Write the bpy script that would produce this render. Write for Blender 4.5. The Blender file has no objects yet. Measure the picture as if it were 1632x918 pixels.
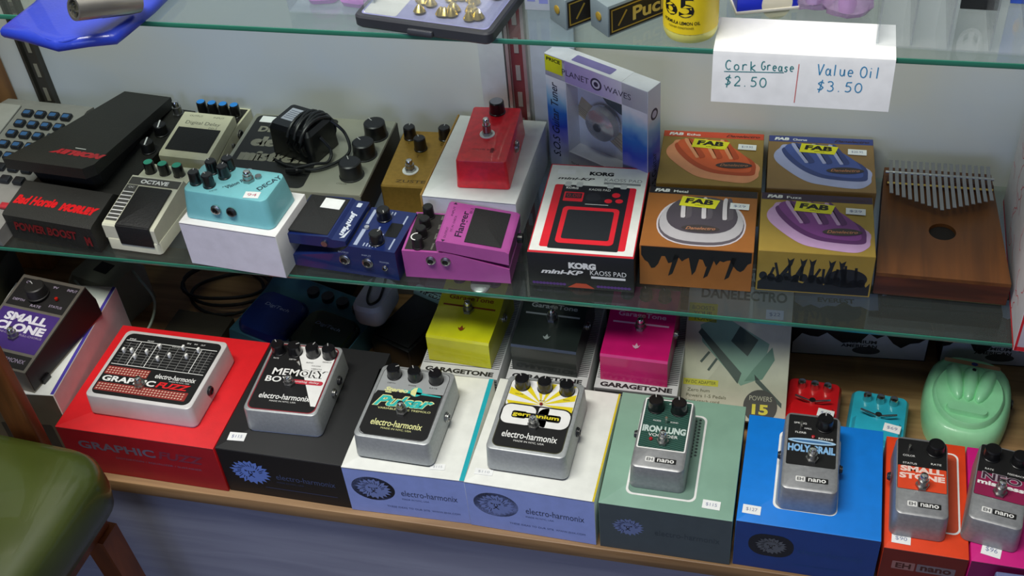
import bpy, bmesh, math, random
from mathutils import Vector, Matrix
random.seed(7)
SC = bpy.context.scene
COL = SC.collection
# ------------------------------------------------------------------ camera
F = 1884.04
RM = [[0.97294, 0.218073, -0.076368], [0.091916, -0.668527, -0.737986], [-0.211989, 0.710997, -0.670481]]
CAMZ = 1.17
cd = bpy.data.cameras.new('camera'); cam = bpy.data.objects.new('camera', cd); COL.objects.link(cam)
cd.sensor_width = 36; cd.lens = F/1632*36; cd.clip_start = 0.02
cam.matrix_world = Matrix(((RM[0][0], -RM[1][0], -RM[2][0], 0), (RM[0][1], -RM[1][1], -RM[2][1], 0), (RM[0][2], -RM[1][2], -RM[2][2], CAMZ), (0, 0, 0, 1)))
SC.camera = cam
# ------------------------------------------------------------------ light
SC.view_settings.view_transform = 'Standard'; SC.view_settings.look = 'None'
SC.view_settings.gamma = 1; SC.view_settings.exposure = .12; SC.view_settings.use_curve_mapping = False
w = bpy.data.worlds.new('world'); SC.world = w; w.use_nodes = True
w.node_tree.nodes['Background'].inputs[0].default_value = (.36, .42, .58, 1)
w.node_tree.nodes['Background'].inputs[1].default_value = .08
def area(name, loc, target, sx, sy, power, col):
    l = bpy.data.lights.new(name, 'AREA'); l.shape = 'RECTANGLE'; l.size = sx; l.size_y = sy; l.energy = power; l.color = col
    o = bpy.data.objects.new(name, l); COL.objects.link(o); o.location = loc
    o.rotation_euler = (Vector(target)-Vector(loc)).to_track_quat('-Z', 'Y').to_euler()
area('ceiling_tube_light', (-.6, .42, 2.15), (-.55, .75, 0), 1.3, .35, 39, (1, .98, .92))
area('window_daylight', (-.55, -1.7, .75), (-.3, 1.0, .1), 1.5, 1.1, 12.5, (.46, .58, 1))
# ------------------------------------------------------------------ pixel-free helpers
def at(px, py, z):
    a, b = (px-816)/F, (py-459)/F
    d = [RM[0][i]*a+RM[1][i]*b+RM[2][i] for i in range(3)]
    t = (z-CAMZ)/d[2]
    return Vector((d[0]*t, d[1]*t, z))
S1 = .234; S2 = .578; WALL = 1.262
def srgb(h):
    h = h.lstrip('#'); c = [int(h[i:i+2], 16)/255 for i in (0, 2, 4)]
    return tuple(x/12.92 if x <= .04045 else ((x+.055)/1.055)**2.4 for x in c)+(1,)
_m = {}
def mat(hexc, rough=.5, metal=0., grain=.05, bump=0., scale=60, coat=0., emit=0., trans=0.):
    key = (hexc, rough, metal, grain, bump, scale, coat, emit, trans)
    if key in _m: return _m[key]
    m = bpy.data.materials.new('m'+hexc.strip('#')); m.use_nodes = True
    nt = m.node_tree; b = nt.nodes['Principled BSDF']; c = srgb(hexc)
    tc = nt.nodes.new('ShaderNodeTexCoord'); n = nt.nodes.new('ShaderNodeTexNoise'); n.inputs['Scale'].default_value = scale; n.inputs['Detail'].default_value = 3
    nt.links.new(tc.outputs['Object'], n.inputs['Vector'])
    r = nt.nodes.new('ShaderNodeValToRGB'); r.color_ramp.elements[0].position = .3; r.color_ramp.elements[1].position = .7
    r.color_ramp.elements[0].color = tuple(x*(1-grain) for x in c[:3])+(1,); r.color_ramp.elements[1].color = tuple(min(1, x*(1+grain)) for x in c[:3])+(1,)
    nt.links.new(n.outputs['Fac'], r.inputs['Fac']); nt.links.new(r.outputs['Color'], b.inputs['Base Color'])
    b.inputs['Roughness'].default_value = rough; b.inputs['Metallic'].default_value = metal
    b.inputs['Coat Weight'].default_value = coat; b.inputs['Transmission Weight'].default_value = trans
    if emit: b.inputs['Emission Color'].default_value = c; b.inputs['Emission Strength'].default_value = emit
    if bump:
        bp = nt.nodes.new('ShaderNodeBump'); bp.inputs['Strength'].default_value = bump; bp.inputs['Distance'].default_value = .001
        n2 = nt.nodes.new('ShaderNodeTexNoise'); n2.inputs['Scale'].default_value = scale*12
        nt.links.new(tc.outputs['Object'], n2.inputs['Vector']); nt.links.new(n2.outputs['Fac'], bp.inputs['Height']); nt.links.new(bp.outputs['Normal'], b.inputs['Normal'])
    _m[key] = m; return m
def clear(hexc, amount=.12, rough=.03, name='clear'):
    """thin clear plastic / glass face: mostly transparent, fresnel gloss"""
    m = bpy.data.materials.new(name); m.use_nodes = True; nt = m.node_tree; nt.nodes.clear()
    o = nt.nodes.new('ShaderNodeOutputMaterial'); t = nt.nodes.new('ShaderNodeBsdfTransparent'); g = nt.nodes.new('ShaderNodeBsdfGlossy'); d = nt.nodes.new('ShaderNodeBsdfDiffuse')
    m1 = nt.nodes.new('ShaderNodeMixShader'); m2 = nt.nodes.new('ShaderNodeMixShader'); fr = nt.nodes.new('ShaderNodeLayerWeight'); pw = nt.nodes.new('ShaderNodeMath'); pw.operation = 'POWER'; pw.inputs[1].default_value = 3.5; ma = nt.nodes.new('ShaderNodeMath'); ma.operation = 'MULTIPLY_ADD'; ma.inputs[1].default_value = .7; ma.inputs[2].default_value = .035
    t.inputs[0].default_value = tuple(.5+.5*x for x in srgb(hexc)[:3])+(1,); d.inputs[0].default_value = srgb(hexc); g.inputs['Roughness'].default_value = rough; nt.links.new(fr.outputs['Facing'], pw.inputs[0]); nt.links.new(pw.outputs[0], ma.inputs[0])
    m1.inputs[0].default_value = amount; nt.links.new(t.outputs[0], m1.inputs[1]); nt.links.new(d.outputs[0], m1.inputs[2])
    nt.links.new(ma.outputs[0], m2.inputs[0]); nt.links.new(m1.outputs[0], m2.inputs[1]); nt.links.new(g.outputs[0], m2.inputs[2]); nt.links.new(m2.outputs[0], o.inputs[0])
    return m
def wood(h1, h2, rough=.45, scale=(3, 40, 40), name='wood'):
    m = bpy.data.materials.new(name); m.use_nodes = True; nt = m.node_tree; b = nt.nodes['Principled BSDF']
    tc = nt.nodes.new('ShaderNodeTexCoord'); mp = nt.nodes.new('ShaderNodeMapping'); mp.inputs['Scale'].default_value = scale
    n = nt.nodes.new('ShaderNodeTexNoise'); n.inputs['Scale'].default_value = 2.2; n.inputs['Detail'].default_value = 6; n.inputs['Distortion'].default_value = .6
    r = nt.nodes.new('ShaderNodeValToRGB'); r.color_ramp.elements[0].color = srgb(h1); r.color_ramp.elements[1].color = srgb(h2); r.color_ramp.elements[0].position = .35; r.color_ramp.elements[1].position = .65
    nt.links.new(tc.outputs['Object'], mp.inputs[0]); nt.links.new(mp.outputs[0], n.inputs['Vector']); nt.links.new(n.outputs['Fac'], r.inputs[0]); nt.links.new(r.outputs[0], b.inputs['Base Color'])
    b.inputs['Roughness'].default_value = rough
    return m
# ------------------------------------------------------------------ mesh builder (millimetres, local frame)
I4 = Matrix.Identity(4)
def TR(x=0, y=0, z=0, rx=0, ry=0, rz=0):
    return Matrix.Translation((x, y, z)) @ Matrix.Rotation(math.radians(rz), 4, 'Z') @ Matrix.Rotation(math.radians(ry), 4, 'Y') @ Matrix.Rotation(math.radians(rx), 4, 'X')
class MB:
    def __init__(s): s.v = []; s.f = []
    def add(s, vs, fs, M=I4):
        k = len(s.v); s.v += [M @ Vector(p) for p in vs]; s.f += [[i+k for i in f] for f in fs]; return s
    def rings(s, rings, M=I4, cap0=True, cap1=True):
        n = len(rings[0]); vs = [p for r in rings for p in r]; fs = []
        for j in range(len(rings)-1):
            for i in range(n):
                a = j*n+i; b = j*n+(i+1) % n; fs.append([a, b, b+n, a+n])
        if cap0: fs.append(list(range(n))[::-1])
        if cap1: fs.append([(len(rings)-1)*n+i for i in range(n)])
        return s.add(vs, fs, M)
    def loft(s, levels, M=I4, q=6):
        """levels: (z, w, d, r[, cx, cy]) rounded rectangles"""
        rs = []
        for L in levels:
            z, w, d, r = L[:4]; cx, cy = (L[4:] if len(L) > 4 else (0, 0)); r = max(.01, min(r, w/2-.005, d/2-.005)); ring = []
            for (sx, sy, a0) in ((1, -1, -90), (1, 1, 0), (-1, 1, 90), (-1, -1, 180)):
                for k in range(q+1):
                    a = math.radians(a0+90*k/q); ring.append((cx+sx*(w/2-r)+r*math.cos(a), cy+sy*(d/2-r)+r*math.sin(a), z))
            rs.append(ring)
        return s.rings(rs, M)
    def box(s, x0, x1, y0, y1, z0, z1, b=0., M=I4, r=None):
        w, d = x1-x0, y1-y0; cx, cy = (x0+x1)/2, (y0+y1)/2
        if b <= 0:
            vs = [(x0, y0, z0), (x1, y0, z0), (x1, y1, z0), (x0, y1, z0), (x0, y0, z1), (x1, y0, z1), (x1, y1, z1), (x0, y1, z1)]
            return s.add(vs, [[3, 2, 1, 0], [4, 5, 6, 7], [0, 1, 5, 4], [1, 2, 6, 5], [2, 3, 7, 6], [3, 0, 4, 7]], M)
        r = b if r is None else r; k = b*.3
        return s.loft([(z0, w-2*b, d-2*b, max(r-b, .05), cx, cy), (z0+k, w-2*k, d-2*k, r-k, cx, cy), (z0+b, w, d, r, cx, cy), (z1-b, w, d, r, cx, cy), (z1-k, w-2*k, d-2*k, r-k, cx, cy), (z1, w-2*b, d-2*b, max(r-b, .05), cx, cy)], M, 4)
    def lathe(s, prof, M=I4, n=28):
        return s.rings([[(r*math.cos(2*math.pi*i/n), r*math.sin(2*math.pi*i/n), z) for i in range(n)] for r, z in prof], M)
    def cyl(s, x, y, z0, z1, r0, r1=None, n=24, b=0.):
        r1 = r0 if r1 is None else r1
        p = [(r0, z0), (r1, z1)] if b <= 0 else [(r0, z0), (r1, z1-b), (r1-b*.3, z1-b*.3), (r1-b, z1)]
        return s.lathe(p, Matrix.Translation((x, y, 0)), n)
    def prism(s, pts, z0, z1, M=I4):
        return s.rings([[(x, y, z0) for x, y in pts], [(x, y, z1) for x, y in pts]], M)
    def tube(s, pts, r, n=10, M=I4):
        P = [Vector(p) for p in pts]; rs = []; up = Vector((0, 0, 1))
        for i, p in enumerate(P):
            t = (P[min(i+1, len(P)-1)]-P[max(i-1, 0)]).normalized()
            a = t.cross(up); a = a.normalized() if a.length > 1e-3 else Vector((1, 0, 0)); b = t.cross(a)
            rs.append([p+a*(r*math.cos(2*math.pi*k/n))+b*(r*math.sin(2*math.pi*k/n)) for k in range(n)])
        return s.rings(rs, M)
    def build(s, name, m, parent=None, angle=32, label=None):
        me = bpy.data.meshes.new(name); me.from_pydata([tuple(v*.001) for v in s.v], [], s.f)
        bm = bmesh.new(); bm.from_mesh(me); bmesh.ops.recalc_face_normals(bm, faces=bm.faces[:]); bm.to_mesh(me); bm.free()
        for p in me.polygons: p.use_smooth = True
        me.set_sharp_from_angle(angle=math.radians(angle)); me.materials.append(m)
        o = bpy.data.objects.new(name, me); COL.objects.link(o)
        if parent: o.parent = parent
        if label: o['label'] = label
        return o
def spline(pts, n=10):
    P = [Vector(p) for p in pts]; out = []
    for i in range(len(P)-1):
        a, b, c, d = P[max(i-1, 0)], P[i], P[i+1], P[min(i+2, len(P)-1)]
        for k in range(n):
            t = k/n; out.append(.5*((2*b)+(c-a)*t+(2*a-5*b+4*c-d)*t*t+(3*b-a-3*c+d)*t**3))
    return out+[P[-1]]
_t = {}
def textmesh(st, bold, shear):
    k = (st, bold, shear)
    if k in _t: return _t[k]
    cu = bpy.data.curves.new('t', 'FONT'); cu.body = st; cu.offset = bold; cu.shear = shear; cu.resolution_u = 3; cu.fill_mode = 'FRONT'
    o = bpy.data.objects.new('t', cu); COL.objects.link(o)
    dg = bpy.context.evaluated_depsgraph_get(); me = bpy.data.meshes.new_from_object(o.evaluated_get(dg))
    vs = [v.co.copy() for v in me.vertices]; fs = [list(p.vertices) for p in me.polygons]
    bpy.data.objects.remove(o); bpy.data.curves.remove(cu); bpy.data.meshes.remove(me)
    x0 = min(v.x for v in vs); x1 = max(v.x for v in vs); y0 = min(v.y for v in vs); y1 = max(v.y for v in vs)
    vs = [((v.x-x0)/(x1-x0)-.5, (v.y-y0)/(y1-y0)-.5) for v in vs]
    _t[k] = (vs, fs); return _t[k]
def T(st, cx, cy, w, h, ang=0, bold=0., shear=0.): return ('T', st, cx, cy, w, h, ang, bold, shear)
def rrect(x0, y0, x1, y1, r, q=5):
    r = min(r, (x1-x0)/2-.01, (y1-y0)/2-.01); out = []
    for (cx, cy, a0) in ((x1-r, y0+r, -90), (x1-r, y1-r, 0), (x0+r, y1-r, 90), (x0+r, y0+r, 180)):
        for k in range(q+1):
            a = math.radians(a0+90*k/q); out.append((cx+r*math.cos(a), cy+r*math.sin(a)))
    return out
def decal(parent, name, m, shapes, M=I4, k=1, label=None):
    """printing: shapes in the plane of M, k = print layer"""
    b = MB(); z = .12*k
    for s in shapes:
        if s[0] == 'R': pts = rrect(*s[1:]) if len(s) > 5 and s[5] > 0 else [(s[1], s[2]), (s[3], s[2]), (s[3], s[4]), (s[1], s[4])]
        elif s[0] == 'P': pts = s[1]
        elif s[0] == 'S': n_p = len(s[1]); c_p = [(a, b_, 0) for a, b_ in s[1]]; sp_ = spline([c_p[-1]]+c_p+[c_p[0], c_p[1]], 5)[5:-5]; pts = [(v.x, v.y) for v in sp_[:-1]]
        elif s[0] == 'C': pts = [(s[1]+s[3]*math.cos(a*math.pi/16), s[2]+s[4]*math.sin(a*math.pi/16)) for a in range(32)]
        elif s[0] == 'L':
            x0, y0, x1, y1, wd = s[1:]; L = math.hypot(x1-x0, y1-y0); nx, ny = -(y1-y0)/L*wd/2, (x1-x0)/L*wd/2
            pts = [(x0+nx, y0+ny), (x0-nx, y0-ny), (x1-nx, y1-ny), (x1+nx, y1+ny)]
        elif s[0] == 'T':
            vs, fs = textmesh(s[1], s[7], s[8]); a = math.radians(s[6]); c, n = math.cos(a), math.sin(a)
            b.add([(s[2]+x*s[4]*c-y*s[5]*n, s[3]+x*s[4]*n+y*s[5]*c, z) for x, y in vs], fs, M); continue
        # fan / ngon
        b.add([(x, y, z) for x, y in pts], [list(range(len(pts)))], M)
    me = bpy.data.meshes.new(name); me.from_pydata([tuple(v*.001) for v in b.v], [], b.f); me.materials.append(m)
    o = bpy.data.objects.new(name, me); COL.objects.link(o); o.parent = parent
    if label: o['label'] = label
    return o
def top(z): return Matrix.Translation((0, 0, z))
def front(y): return Matrix(((1, 0, 0, 0), (0, 0, -1, y), (0, 1, 0, 0), (0, 0, 0, 1)))     # plane x,z facing -y
def right(x): return Matrix(((0, 0, 1, x), (1, 0, 0, 0), (0, 1, 0, 0), (0, 0, 0, 1)))      # plane y,z facing +x
def left(x): return Matrix(((0, 0, -1, x), (-1, 0, 0, 0), (0, 1, 0, 0), (0, 0, 0, 1)))
def thing(name, label, cat, loc, rz=0, group=None):
    o = bpy.data.objects.new(name, None); COL.objects.link(o); o.empty_display_size = .02
    o.location = loc; o.rotation_euler = (0, 0, math.radians(rz)); o['label'] = label; o['category'] = cat
    if group: o['group'] = group
    return o
def tag(o, label, cat, group=None):
    o['label'] = label; o['category'] = cat
    if group: o['group'] = group
    return o
def struct(o): o['kind'] = 'structure'; return o
# shared materials
CHROME = mat('#d8d8d4', .18, 1); STEEL = mat('#a8a8a6', .32, 1); DARK = mat('#141416', .45); BLK = mat('#0c0c0e', .35); KNOB = mat('#121214', .3, coat=.3)
RUB = mat('#1c1d1d', .75, bump=.4, scale=40); WHITE = mat('#f2f2ec', .6); INKW = mat('#eeeeea', .6); INKB = mat('#070708', .55); INKR = mat('#e01a20', .5)
SILVER = mat('#a9adad', .42, .35, grain=.08, scale=250); STICK = mat('#f4f6f4', .6); CARD = mat('#e9ebe4', .7)
INKBLUE = mat('#5f7fae', .6); INKGREY = mat('#8d96ae', .6)
# ------------------------------------------------------------------ common parts
POINT = mat('#b8b8b4', .6)
def knob(p, x, y, z, r=6.5, h=13, m=None, a=20, cap=None, line=POINT):
    b = MB(); n = 20
    b.lathe([(r*1.05, 0), (r*1.05, 1.5), (r*.98, 2), (r*.92, h-1.2), (r*.8, h)], TR(x, y, z), n)
    o = b.build('knob', m or KNOB, p)
    if cap: decal(o, 'cap', cap, [('C', 0, 0, r*.78, r*.78)], TR(x, y, z+h), 1)
    if line: MB().box(-.5, .5, r*.35, r*.85, 0, .4, M=TR(x, y, z+h, rz=a)).build('pointer', line, o)
    return o
def footswitch(p, x, y, z, h=16, washer=None, r=6):
    if washer: MB().cyl(x, y, z, z+1, r*1.75, n=28).build('washer', washer, p)
    b = MB(); b.cyl(x, y, z+1 if washer else z, z+4, r*1.25, n=6); b.cyl(x, y, z+4, z+h*.6, r*.95)
    o = b.build('footswitch', STEEL, p)
    MB().lathe([(r*.72, z+h*.6), (r*.72, z+h-2), (r*.6, z+h-.6), (r*.3, z+h)], TR(x, y, 0), 20).build('button', CHROME, o)
    return o
def jack(p, M, r=6, black=False):
    o = MB().lathe([(r, 0), (r, 1.4), (r*.85, 2), (r*.85, 3.2), (r*.62, 3.6), (r*.6, 2.2), (.01, 2.2)], M, 20).build('jack', STEEL if not black else mat('#27282b', .35), p)
    MB().lathe([(r*.58, 2.3), (.01, 2.35)], M, 16).build('jack_hole', BLK, o)
    return o
def sticker(p, M, x, y, w=17, h=10, a=0, txt=None, k=3, ink='#7c86a8'):
    MB().box(-w/2, w/2, -h/2, h/2, .06, .3, M=M @ TR(x, y, .12*k, rz=a)).build('price_sticker', STICK, p)
    if txt: decal(p, 'price_lettering', mat(ink, .6), [T(txt, 0, 0, w*.62, h*.42)], M @ TR(x, y, .12*k+.3, rz=a), 1)
def shell(p, w, d, h, m, r=8, draft=2, b=3, name='housing', z0=0, cy=0):
    return MB().loft([(z0, w-2, d-2, r-1, 0, cy), (z0+1, w, d, r, 0, cy), (z0+h-b, w-draft, d-draft, r, 0, cy), (z0+h-b*.3, w-draft-b*.5, d-draft-b*.5, r-b*.3, 0, cy), (z0+h, w-draft-b*1.6, d-draft-b*1.6, max(r-b*.8, 1), 0, cy)]).build(name, m, p)
def lion(p, M, x, y, r, disc, mane, face=None, k=1):
    if disc: decal(p, 'emblem_disc', disc, [('C', x, y, r*1.25, r)], M, k)
    rnd = random.Random(5); pts = []
    for i in range(40):
        a = i*math.pi/20; q = r*(.86 if i % 2 else .68)*(1+rnd.uniform(-.06, .06)); pts.append((x+q*1.18*math.cos(a), y+q*math.sin(a)))
    decal(p, 'lion_emblem', mane, [('P', pts)], M, k+1)
    ink = disc or INKB; sh = []
    for i in range(18):
        a = i*2*math.pi/26; q0, q1 = r*.42, r*.7*(1 if i % 2 else .8)
        sh.append(('L', x+q0*1.1*math.cos(a), y+q0*math.sin(a), x+q1*1.18*math.cos(a+.18), y+q1*math.sin(a+.18), r*.035))
    sh += [('P', [(x-r*.28, y+r*.16), (x-r*.08, y+r*.06), (x-r*.26, y+r*.04)]), ('P', [(x+r*.28, y+r*.16), (x+r*.08, y+r*.06), (x+r*.26, y+r*.04)]),
           ('P', [(x-r*.12, y-r*.12), (x+r*.12, y-r*.12), (x, y-r*.24)]), ('L', x, y-r*.22, x-r*.16, y-r*.36, r*.05), ('L', x, y-r*.22, x+r*.16, y-r*.36, r*.05),
           ('L', x-r*.05, y+r*.1, x-r*.1, y-r*.12, r*.04), ('L', x+r*.05, y+r*.1, x+r*.1, y-r*.12, r*.04)]
    decal(p, 'lion_features', ink, sh, M, k+2)
# ------------------------------------------------------------------ SETTING
def plainbox(name, x0, x1, y0, y1, z0, z1, m, b=0):
    return MB().box(x0*1000, x1*1000, y0*1000, y1*1000, z0*1000, z1*1000, b).build(name, m)
wallm = wood('#cdd3d9', '#d9d6c8', .7, (1.3, 1.3, 1.6), 'wall_paint')
struct(plainbox('wall_back', -2.2, 1.5, WALL, WALL+.08, -.4, 2.6, wallm))
struct(plainbox('floor', -3, 2.5, -3, WALL, -.44, -.40, mat('#7d7468', .7)))
woodc = wood('#80603c', '#a8845a', .5, (2, 30, 30), 'counter_wood')
woodb = wood('#8c90a4', '#9ca0b2', .5, (2, 14, 20), 'panel_wood')
ct = thing('display_counter', 'low wooden display counter running along the wall with pale front panel', 'counter', (-.35, 1.03, -.4))
MB().box(-1500, 1500, -222, 231, 378, 400, 1.5).build('counter_top', woodc, ct)
MB().box(-1498, 1498, -212, 228, 0, 378).build('front_panel', woodb, ct)
plain = wood('#8a5a2c', '#a9743c', .5, (30, 30, 2), 'post_wood')
struct(MB().box(-1230, -1098, 1180, 1261, 0, 900, 3).build('trim_1', plain))
GLASS = clear('#dceae4', .02, .02, 'glass_face'); GEDGE = mat('#2f7a63', .2, grain=.15, scale=8, coat=.5)
def shelf(z, label):
    o = thing('glass_shelf', label, 'shelf', (-.35, 1.12, z-.006))
    MB().box(-1400, 1400, -140, 138, 0, 6).build('glass_pane', GLASS, o)
    MB().box(-1400, 1400, -141.5, -140.05, .2, 5.8, .6).build('polished_edge', GEDGE, o, label='green polished front edge')
    return o
shelf(S1, 'long glass shelf with green edge above the low counter, crowded with pedals and boxes')
shelf(S2, 'upper glass shelf with green edge, holding the blue pouch, bottle and small cases')
stdm = mat('#4b4842', .5, .5); discm = mat('#b9bcbc', .25, .7)
def standard(x, label, m, web, slot):
    o = thing('shelf_standard', label, 'shelf bracket rail', (x, WALL, -.0))
    b = MB()
    b.box(-13, -9, -11, 0, 5, 1400); b.box(9, 13, -11, 0, 5, 1400); b.box(-9, 9, -4, 0, 5, 1400)
    b.build('rail', m, o)
    MB().box(-8, 8, -4.5, -4.05, 2, 1398).build('rail_web', web, o)
    sl = MB()
    for i in range(34): sl.box(-3, 3, -5.2, -4.6, 30+i*40, 52+i*40)
    sl.build('slots', slot, o)
    for z in (S1, S2):
        a = MB().prism([(-8, -22), (-8, -2), (-262, -2), (-262, -8)], -2, 2, Matrix.Translation((0, 0, z*1000-6.5)) @ Matrix(((0, 0, 1, 0), (1, 0, 0, 0), (0, 1, 0, 0), (0, 0, 0, 1)))).build('bracket_arm', stdm, o)
        MB().lathe([(11, -5), (12, -3), (12, -1.2), (10, 0)], TR(0, -262, z*1000-6.2)).build('rest_pad', discm, a)
    return o
standard(-.337, 'slotted metal shelf rail on the wall behind the red pedal', mat('#c8c0bc', .35, .7), mat('#7a3438', .5), mat('#9a8f8c', .5))
standard(-1.043, 'dark slotted shelf rail on the wall above the grey keypad unit', stdm, mat('#3c3934', .5), mat('#8f8a7c', .6))
struct(plainbox('trim_2', -.385, -.352, WALL-.012, WALL, 0, 1.5, mat('#dfe3e2', .5), .002))
struct(plainbox('trim_3', -.318, -.262, WALL-.010, WALL, 0, 1.5, mat('#c9d0d8', .5), .002))
# ------------------------------------------------------------------ COUNTER ROW: cartons
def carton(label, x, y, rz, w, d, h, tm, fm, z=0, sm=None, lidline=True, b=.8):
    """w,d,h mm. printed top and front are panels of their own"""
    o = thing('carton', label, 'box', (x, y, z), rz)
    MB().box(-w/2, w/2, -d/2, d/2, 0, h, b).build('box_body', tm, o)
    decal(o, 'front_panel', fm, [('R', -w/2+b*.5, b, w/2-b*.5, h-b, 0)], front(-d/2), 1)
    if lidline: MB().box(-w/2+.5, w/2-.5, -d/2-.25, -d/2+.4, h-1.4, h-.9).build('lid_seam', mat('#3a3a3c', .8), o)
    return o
fw_blue_lit = mat('#9fb2f2', .55)  # white carton front, bluish front light tinted into its colour
HB = 83
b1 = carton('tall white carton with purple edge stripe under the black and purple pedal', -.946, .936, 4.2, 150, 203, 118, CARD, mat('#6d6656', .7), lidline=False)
decal(b1, 'edge_stripe', mat('#4a3aa0', .6), [('R', 70, -100, 74.6, 101, 0)], top(118), 1)
decal(b1, 'side_panel', mat('#dcc0c2', .7), [('R', -100, 1, 100, 117, 0)], right(75), 1)
decal(b1, 'open_flap', mat('#3d3a34', .8), [('R', -20, 12, 52, 60, 3)], front(-101.5), 2)
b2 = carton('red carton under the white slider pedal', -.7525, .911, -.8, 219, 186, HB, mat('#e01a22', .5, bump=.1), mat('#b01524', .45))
M_ = front(-93)
decal(b2, 'lettering', mat('#7d6f86', .5), [T('GRAPHIC', -32, 55, 108, 15, 0, .03)], M_, 2)
decal(b2, 'lettering', mat('#8a3348', .5), [T('FUZZ', 58, 55, 64, 15, 0, .03, .25)], M_, 2)
decal(b2, 'small_lettering', mat('#8d6a80', .5), [T('DISTORTION / EQUALIZER / SUSTAINER', 22, 36, 120, 4)], M_, 2)
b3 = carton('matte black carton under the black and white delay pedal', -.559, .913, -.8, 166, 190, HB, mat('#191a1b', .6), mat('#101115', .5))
M_ = front(-95); lion(b3, M_, -45, 44, 26, None, mat('#6f8fe0', .5))
decal(b3, 'lettering', mat('#46557c', .5), [T('electro-harmonix', 28, 42, 78, 10)], M_, 2)
decal(b3, 'small_lettering', mat('#3a4668', .5), [('L', -30, 18, 66, 18, 1.2), T('MADE IN NYC, USA', 6, 31, 36, 3.2)], M_, 2)
sticker(b3, top(HB), -62, -74, 22, 13, 4, '$115')
def whitecarton(label, x, y, rz, w, d, strip, sm):
    o = carton(label, x, y, rz, w, d, HB, mat('#eef0e8', .55), fw_blue_lit)
    M_ = front(-d/2); lion(o, M_, -w*.27, 48, 22, mat('#1a1d26', .5), mat('#8093cc', .5))
    decal(o, 'lettering', mat('#33405e', .5), [T('electro-harmonix', w*.19, 46, 70, 11)], M_, 2)
    decal(o, 'small_lettering', mat('#46557e', .5), [T('MADE IN NYC, USA', w*.07, 34, 34, 3.4), T('THESE IDEAS TO OUR SITE  WWW.EHX.COM', w*.12, 17, 92, 3.2)], M_, 2)
    decal(o, 'edge_stripe', sm, [('R', w/2-strip, -d/2, w/2-.3, d/2, 0)], top(HB), 1)
    return o
b4 = whitecarton('white carton with a teal strip on its edge under the silver teal-lettered pedal', -.4035, .8985, 1, 152, 164, 6, mat('#12a9b5', .5))
b5 = whitecarton('white carton with a yellow strip on its edge under the yellow-rayed pedal', -.2465, .899, -1.6, 155, 168, 2.6, mat('#d8c020', .5))
sticker(b4, top(HB), 40, -66, 18, 9, 4, '$115', 3, '#b0b4bc'); sticker(b5, top(HB), -58, -66, 22, 9, 2, '$110', 3, '#b0b4bc')
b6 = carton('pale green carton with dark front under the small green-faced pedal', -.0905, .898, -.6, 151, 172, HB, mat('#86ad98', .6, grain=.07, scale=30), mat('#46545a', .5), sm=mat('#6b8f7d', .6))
M_ = front(-86); lion(b6, M_, -42, 45, 18, None, mat('#6f80ae', .5)); decal(b6, 'lettering', mat('#35434c', .5), [T('electro-harmonix', 26, 42, 74, 10)], M_, 2)
ov = [('R', -36, -64, 40, 62, 9)]
decal(b6, 'printed_outline', INKW, [('R', -48, -68, 32, 62, 8)], top(HB), 1); decal(b6, 'printed_panel', mat('#6f8f80', .6), [('R', -45.5, -65.5, 29.5, 59.5, 7)], top(HB), 2)
decal(b6, 'printed_holes', mat('#2d3a38', .6), [('C', 24, 55-5*i, 1.6, 1.6) for i in range(12)]+[('C', 19, 52.5-5*i, 1.6, 1.6) for i in range(12)], top(HB), 3)
sticker(b6, top(HB), 50, -68, 20, 12, -2, '$115', 3)
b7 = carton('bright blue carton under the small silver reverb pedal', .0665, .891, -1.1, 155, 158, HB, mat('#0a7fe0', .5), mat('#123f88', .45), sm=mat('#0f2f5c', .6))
M_ = front(-79); decal(b7, 'emblem_disc', mat('#0a1626', .5), [('R', -62, 26, -12, 66, 18)], M_, 2); lion(b7, M_, -37, 46, 17, None, mat('#5a6068', .5), k=3)
decal(b7, 'lettering', mat('#1a4a86', .5), [T('electro-harmonix', 28, 44, 70, 10), ('L', -10, 18, 66, 18, 1)], M_, 2)
decal(b7, 'printed_outline', INKW, [('R', -40, -55, 30, 60, 8)], top(HB), 1); decal(b7, 'printed_panel', mat('#8494a6', .6), [('R', -37.5, -52.5, 27.5, 57.5, 7)], top(HB), 2)
sticker(b7, top(HB), -62, -62, 20, 12, -2, '$127', 3)
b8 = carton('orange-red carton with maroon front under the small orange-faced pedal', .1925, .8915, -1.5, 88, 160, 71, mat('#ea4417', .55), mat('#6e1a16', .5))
M_ = front(-80)
decal(b8, 'logo_block', mat('#9a6a66', .5), [('R', -32, 36, -8, 50, 1)], M_, 2); decal(b8, 'logo_block', mat('#7a6a70', .5), [('R', -6, 36, 34, 50, 1)], M_, 2)
decal(b8, 'lettering', mat('#4a1c1a', .5), [T('EH', -20, 43, 16, 9, 0, .03), T('nano', 14, 43, 32, 8, 0, .03)], M_, 3)
decal(b8, 'printed_outline', INKW, [('R', -33, -50, 36, 66, 8)], top(71), 1); decal(b8, 'printed_panel', mat('#c24a28', .6), [('R', -31, -48, 34, 64, 7)], top(71), 2)
sticker(b8, top(71), -26, -66, 20, 13, -2, '$90', 3)
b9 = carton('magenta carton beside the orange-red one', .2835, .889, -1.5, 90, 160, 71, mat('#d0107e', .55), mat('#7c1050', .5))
sticker(b9, top(71), -24, -63, 20, 16, -12, '$96', 3)
cb = thing('storage_box', 'blue-grey box standing on the floor in front of the magenta carton', 'box', (at(1583, 868, .07).x+.07, .782, -.4), 0)
MB().box(-70, 70, -20, 20, 0, 470, 2).build('box_body', mat('#6a74a0', .5), cb)
decal(cb, 'emblem', mat('#8c97c4', .5), [('C', -36, 440, 9, 9)], front(-20), 1)
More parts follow.
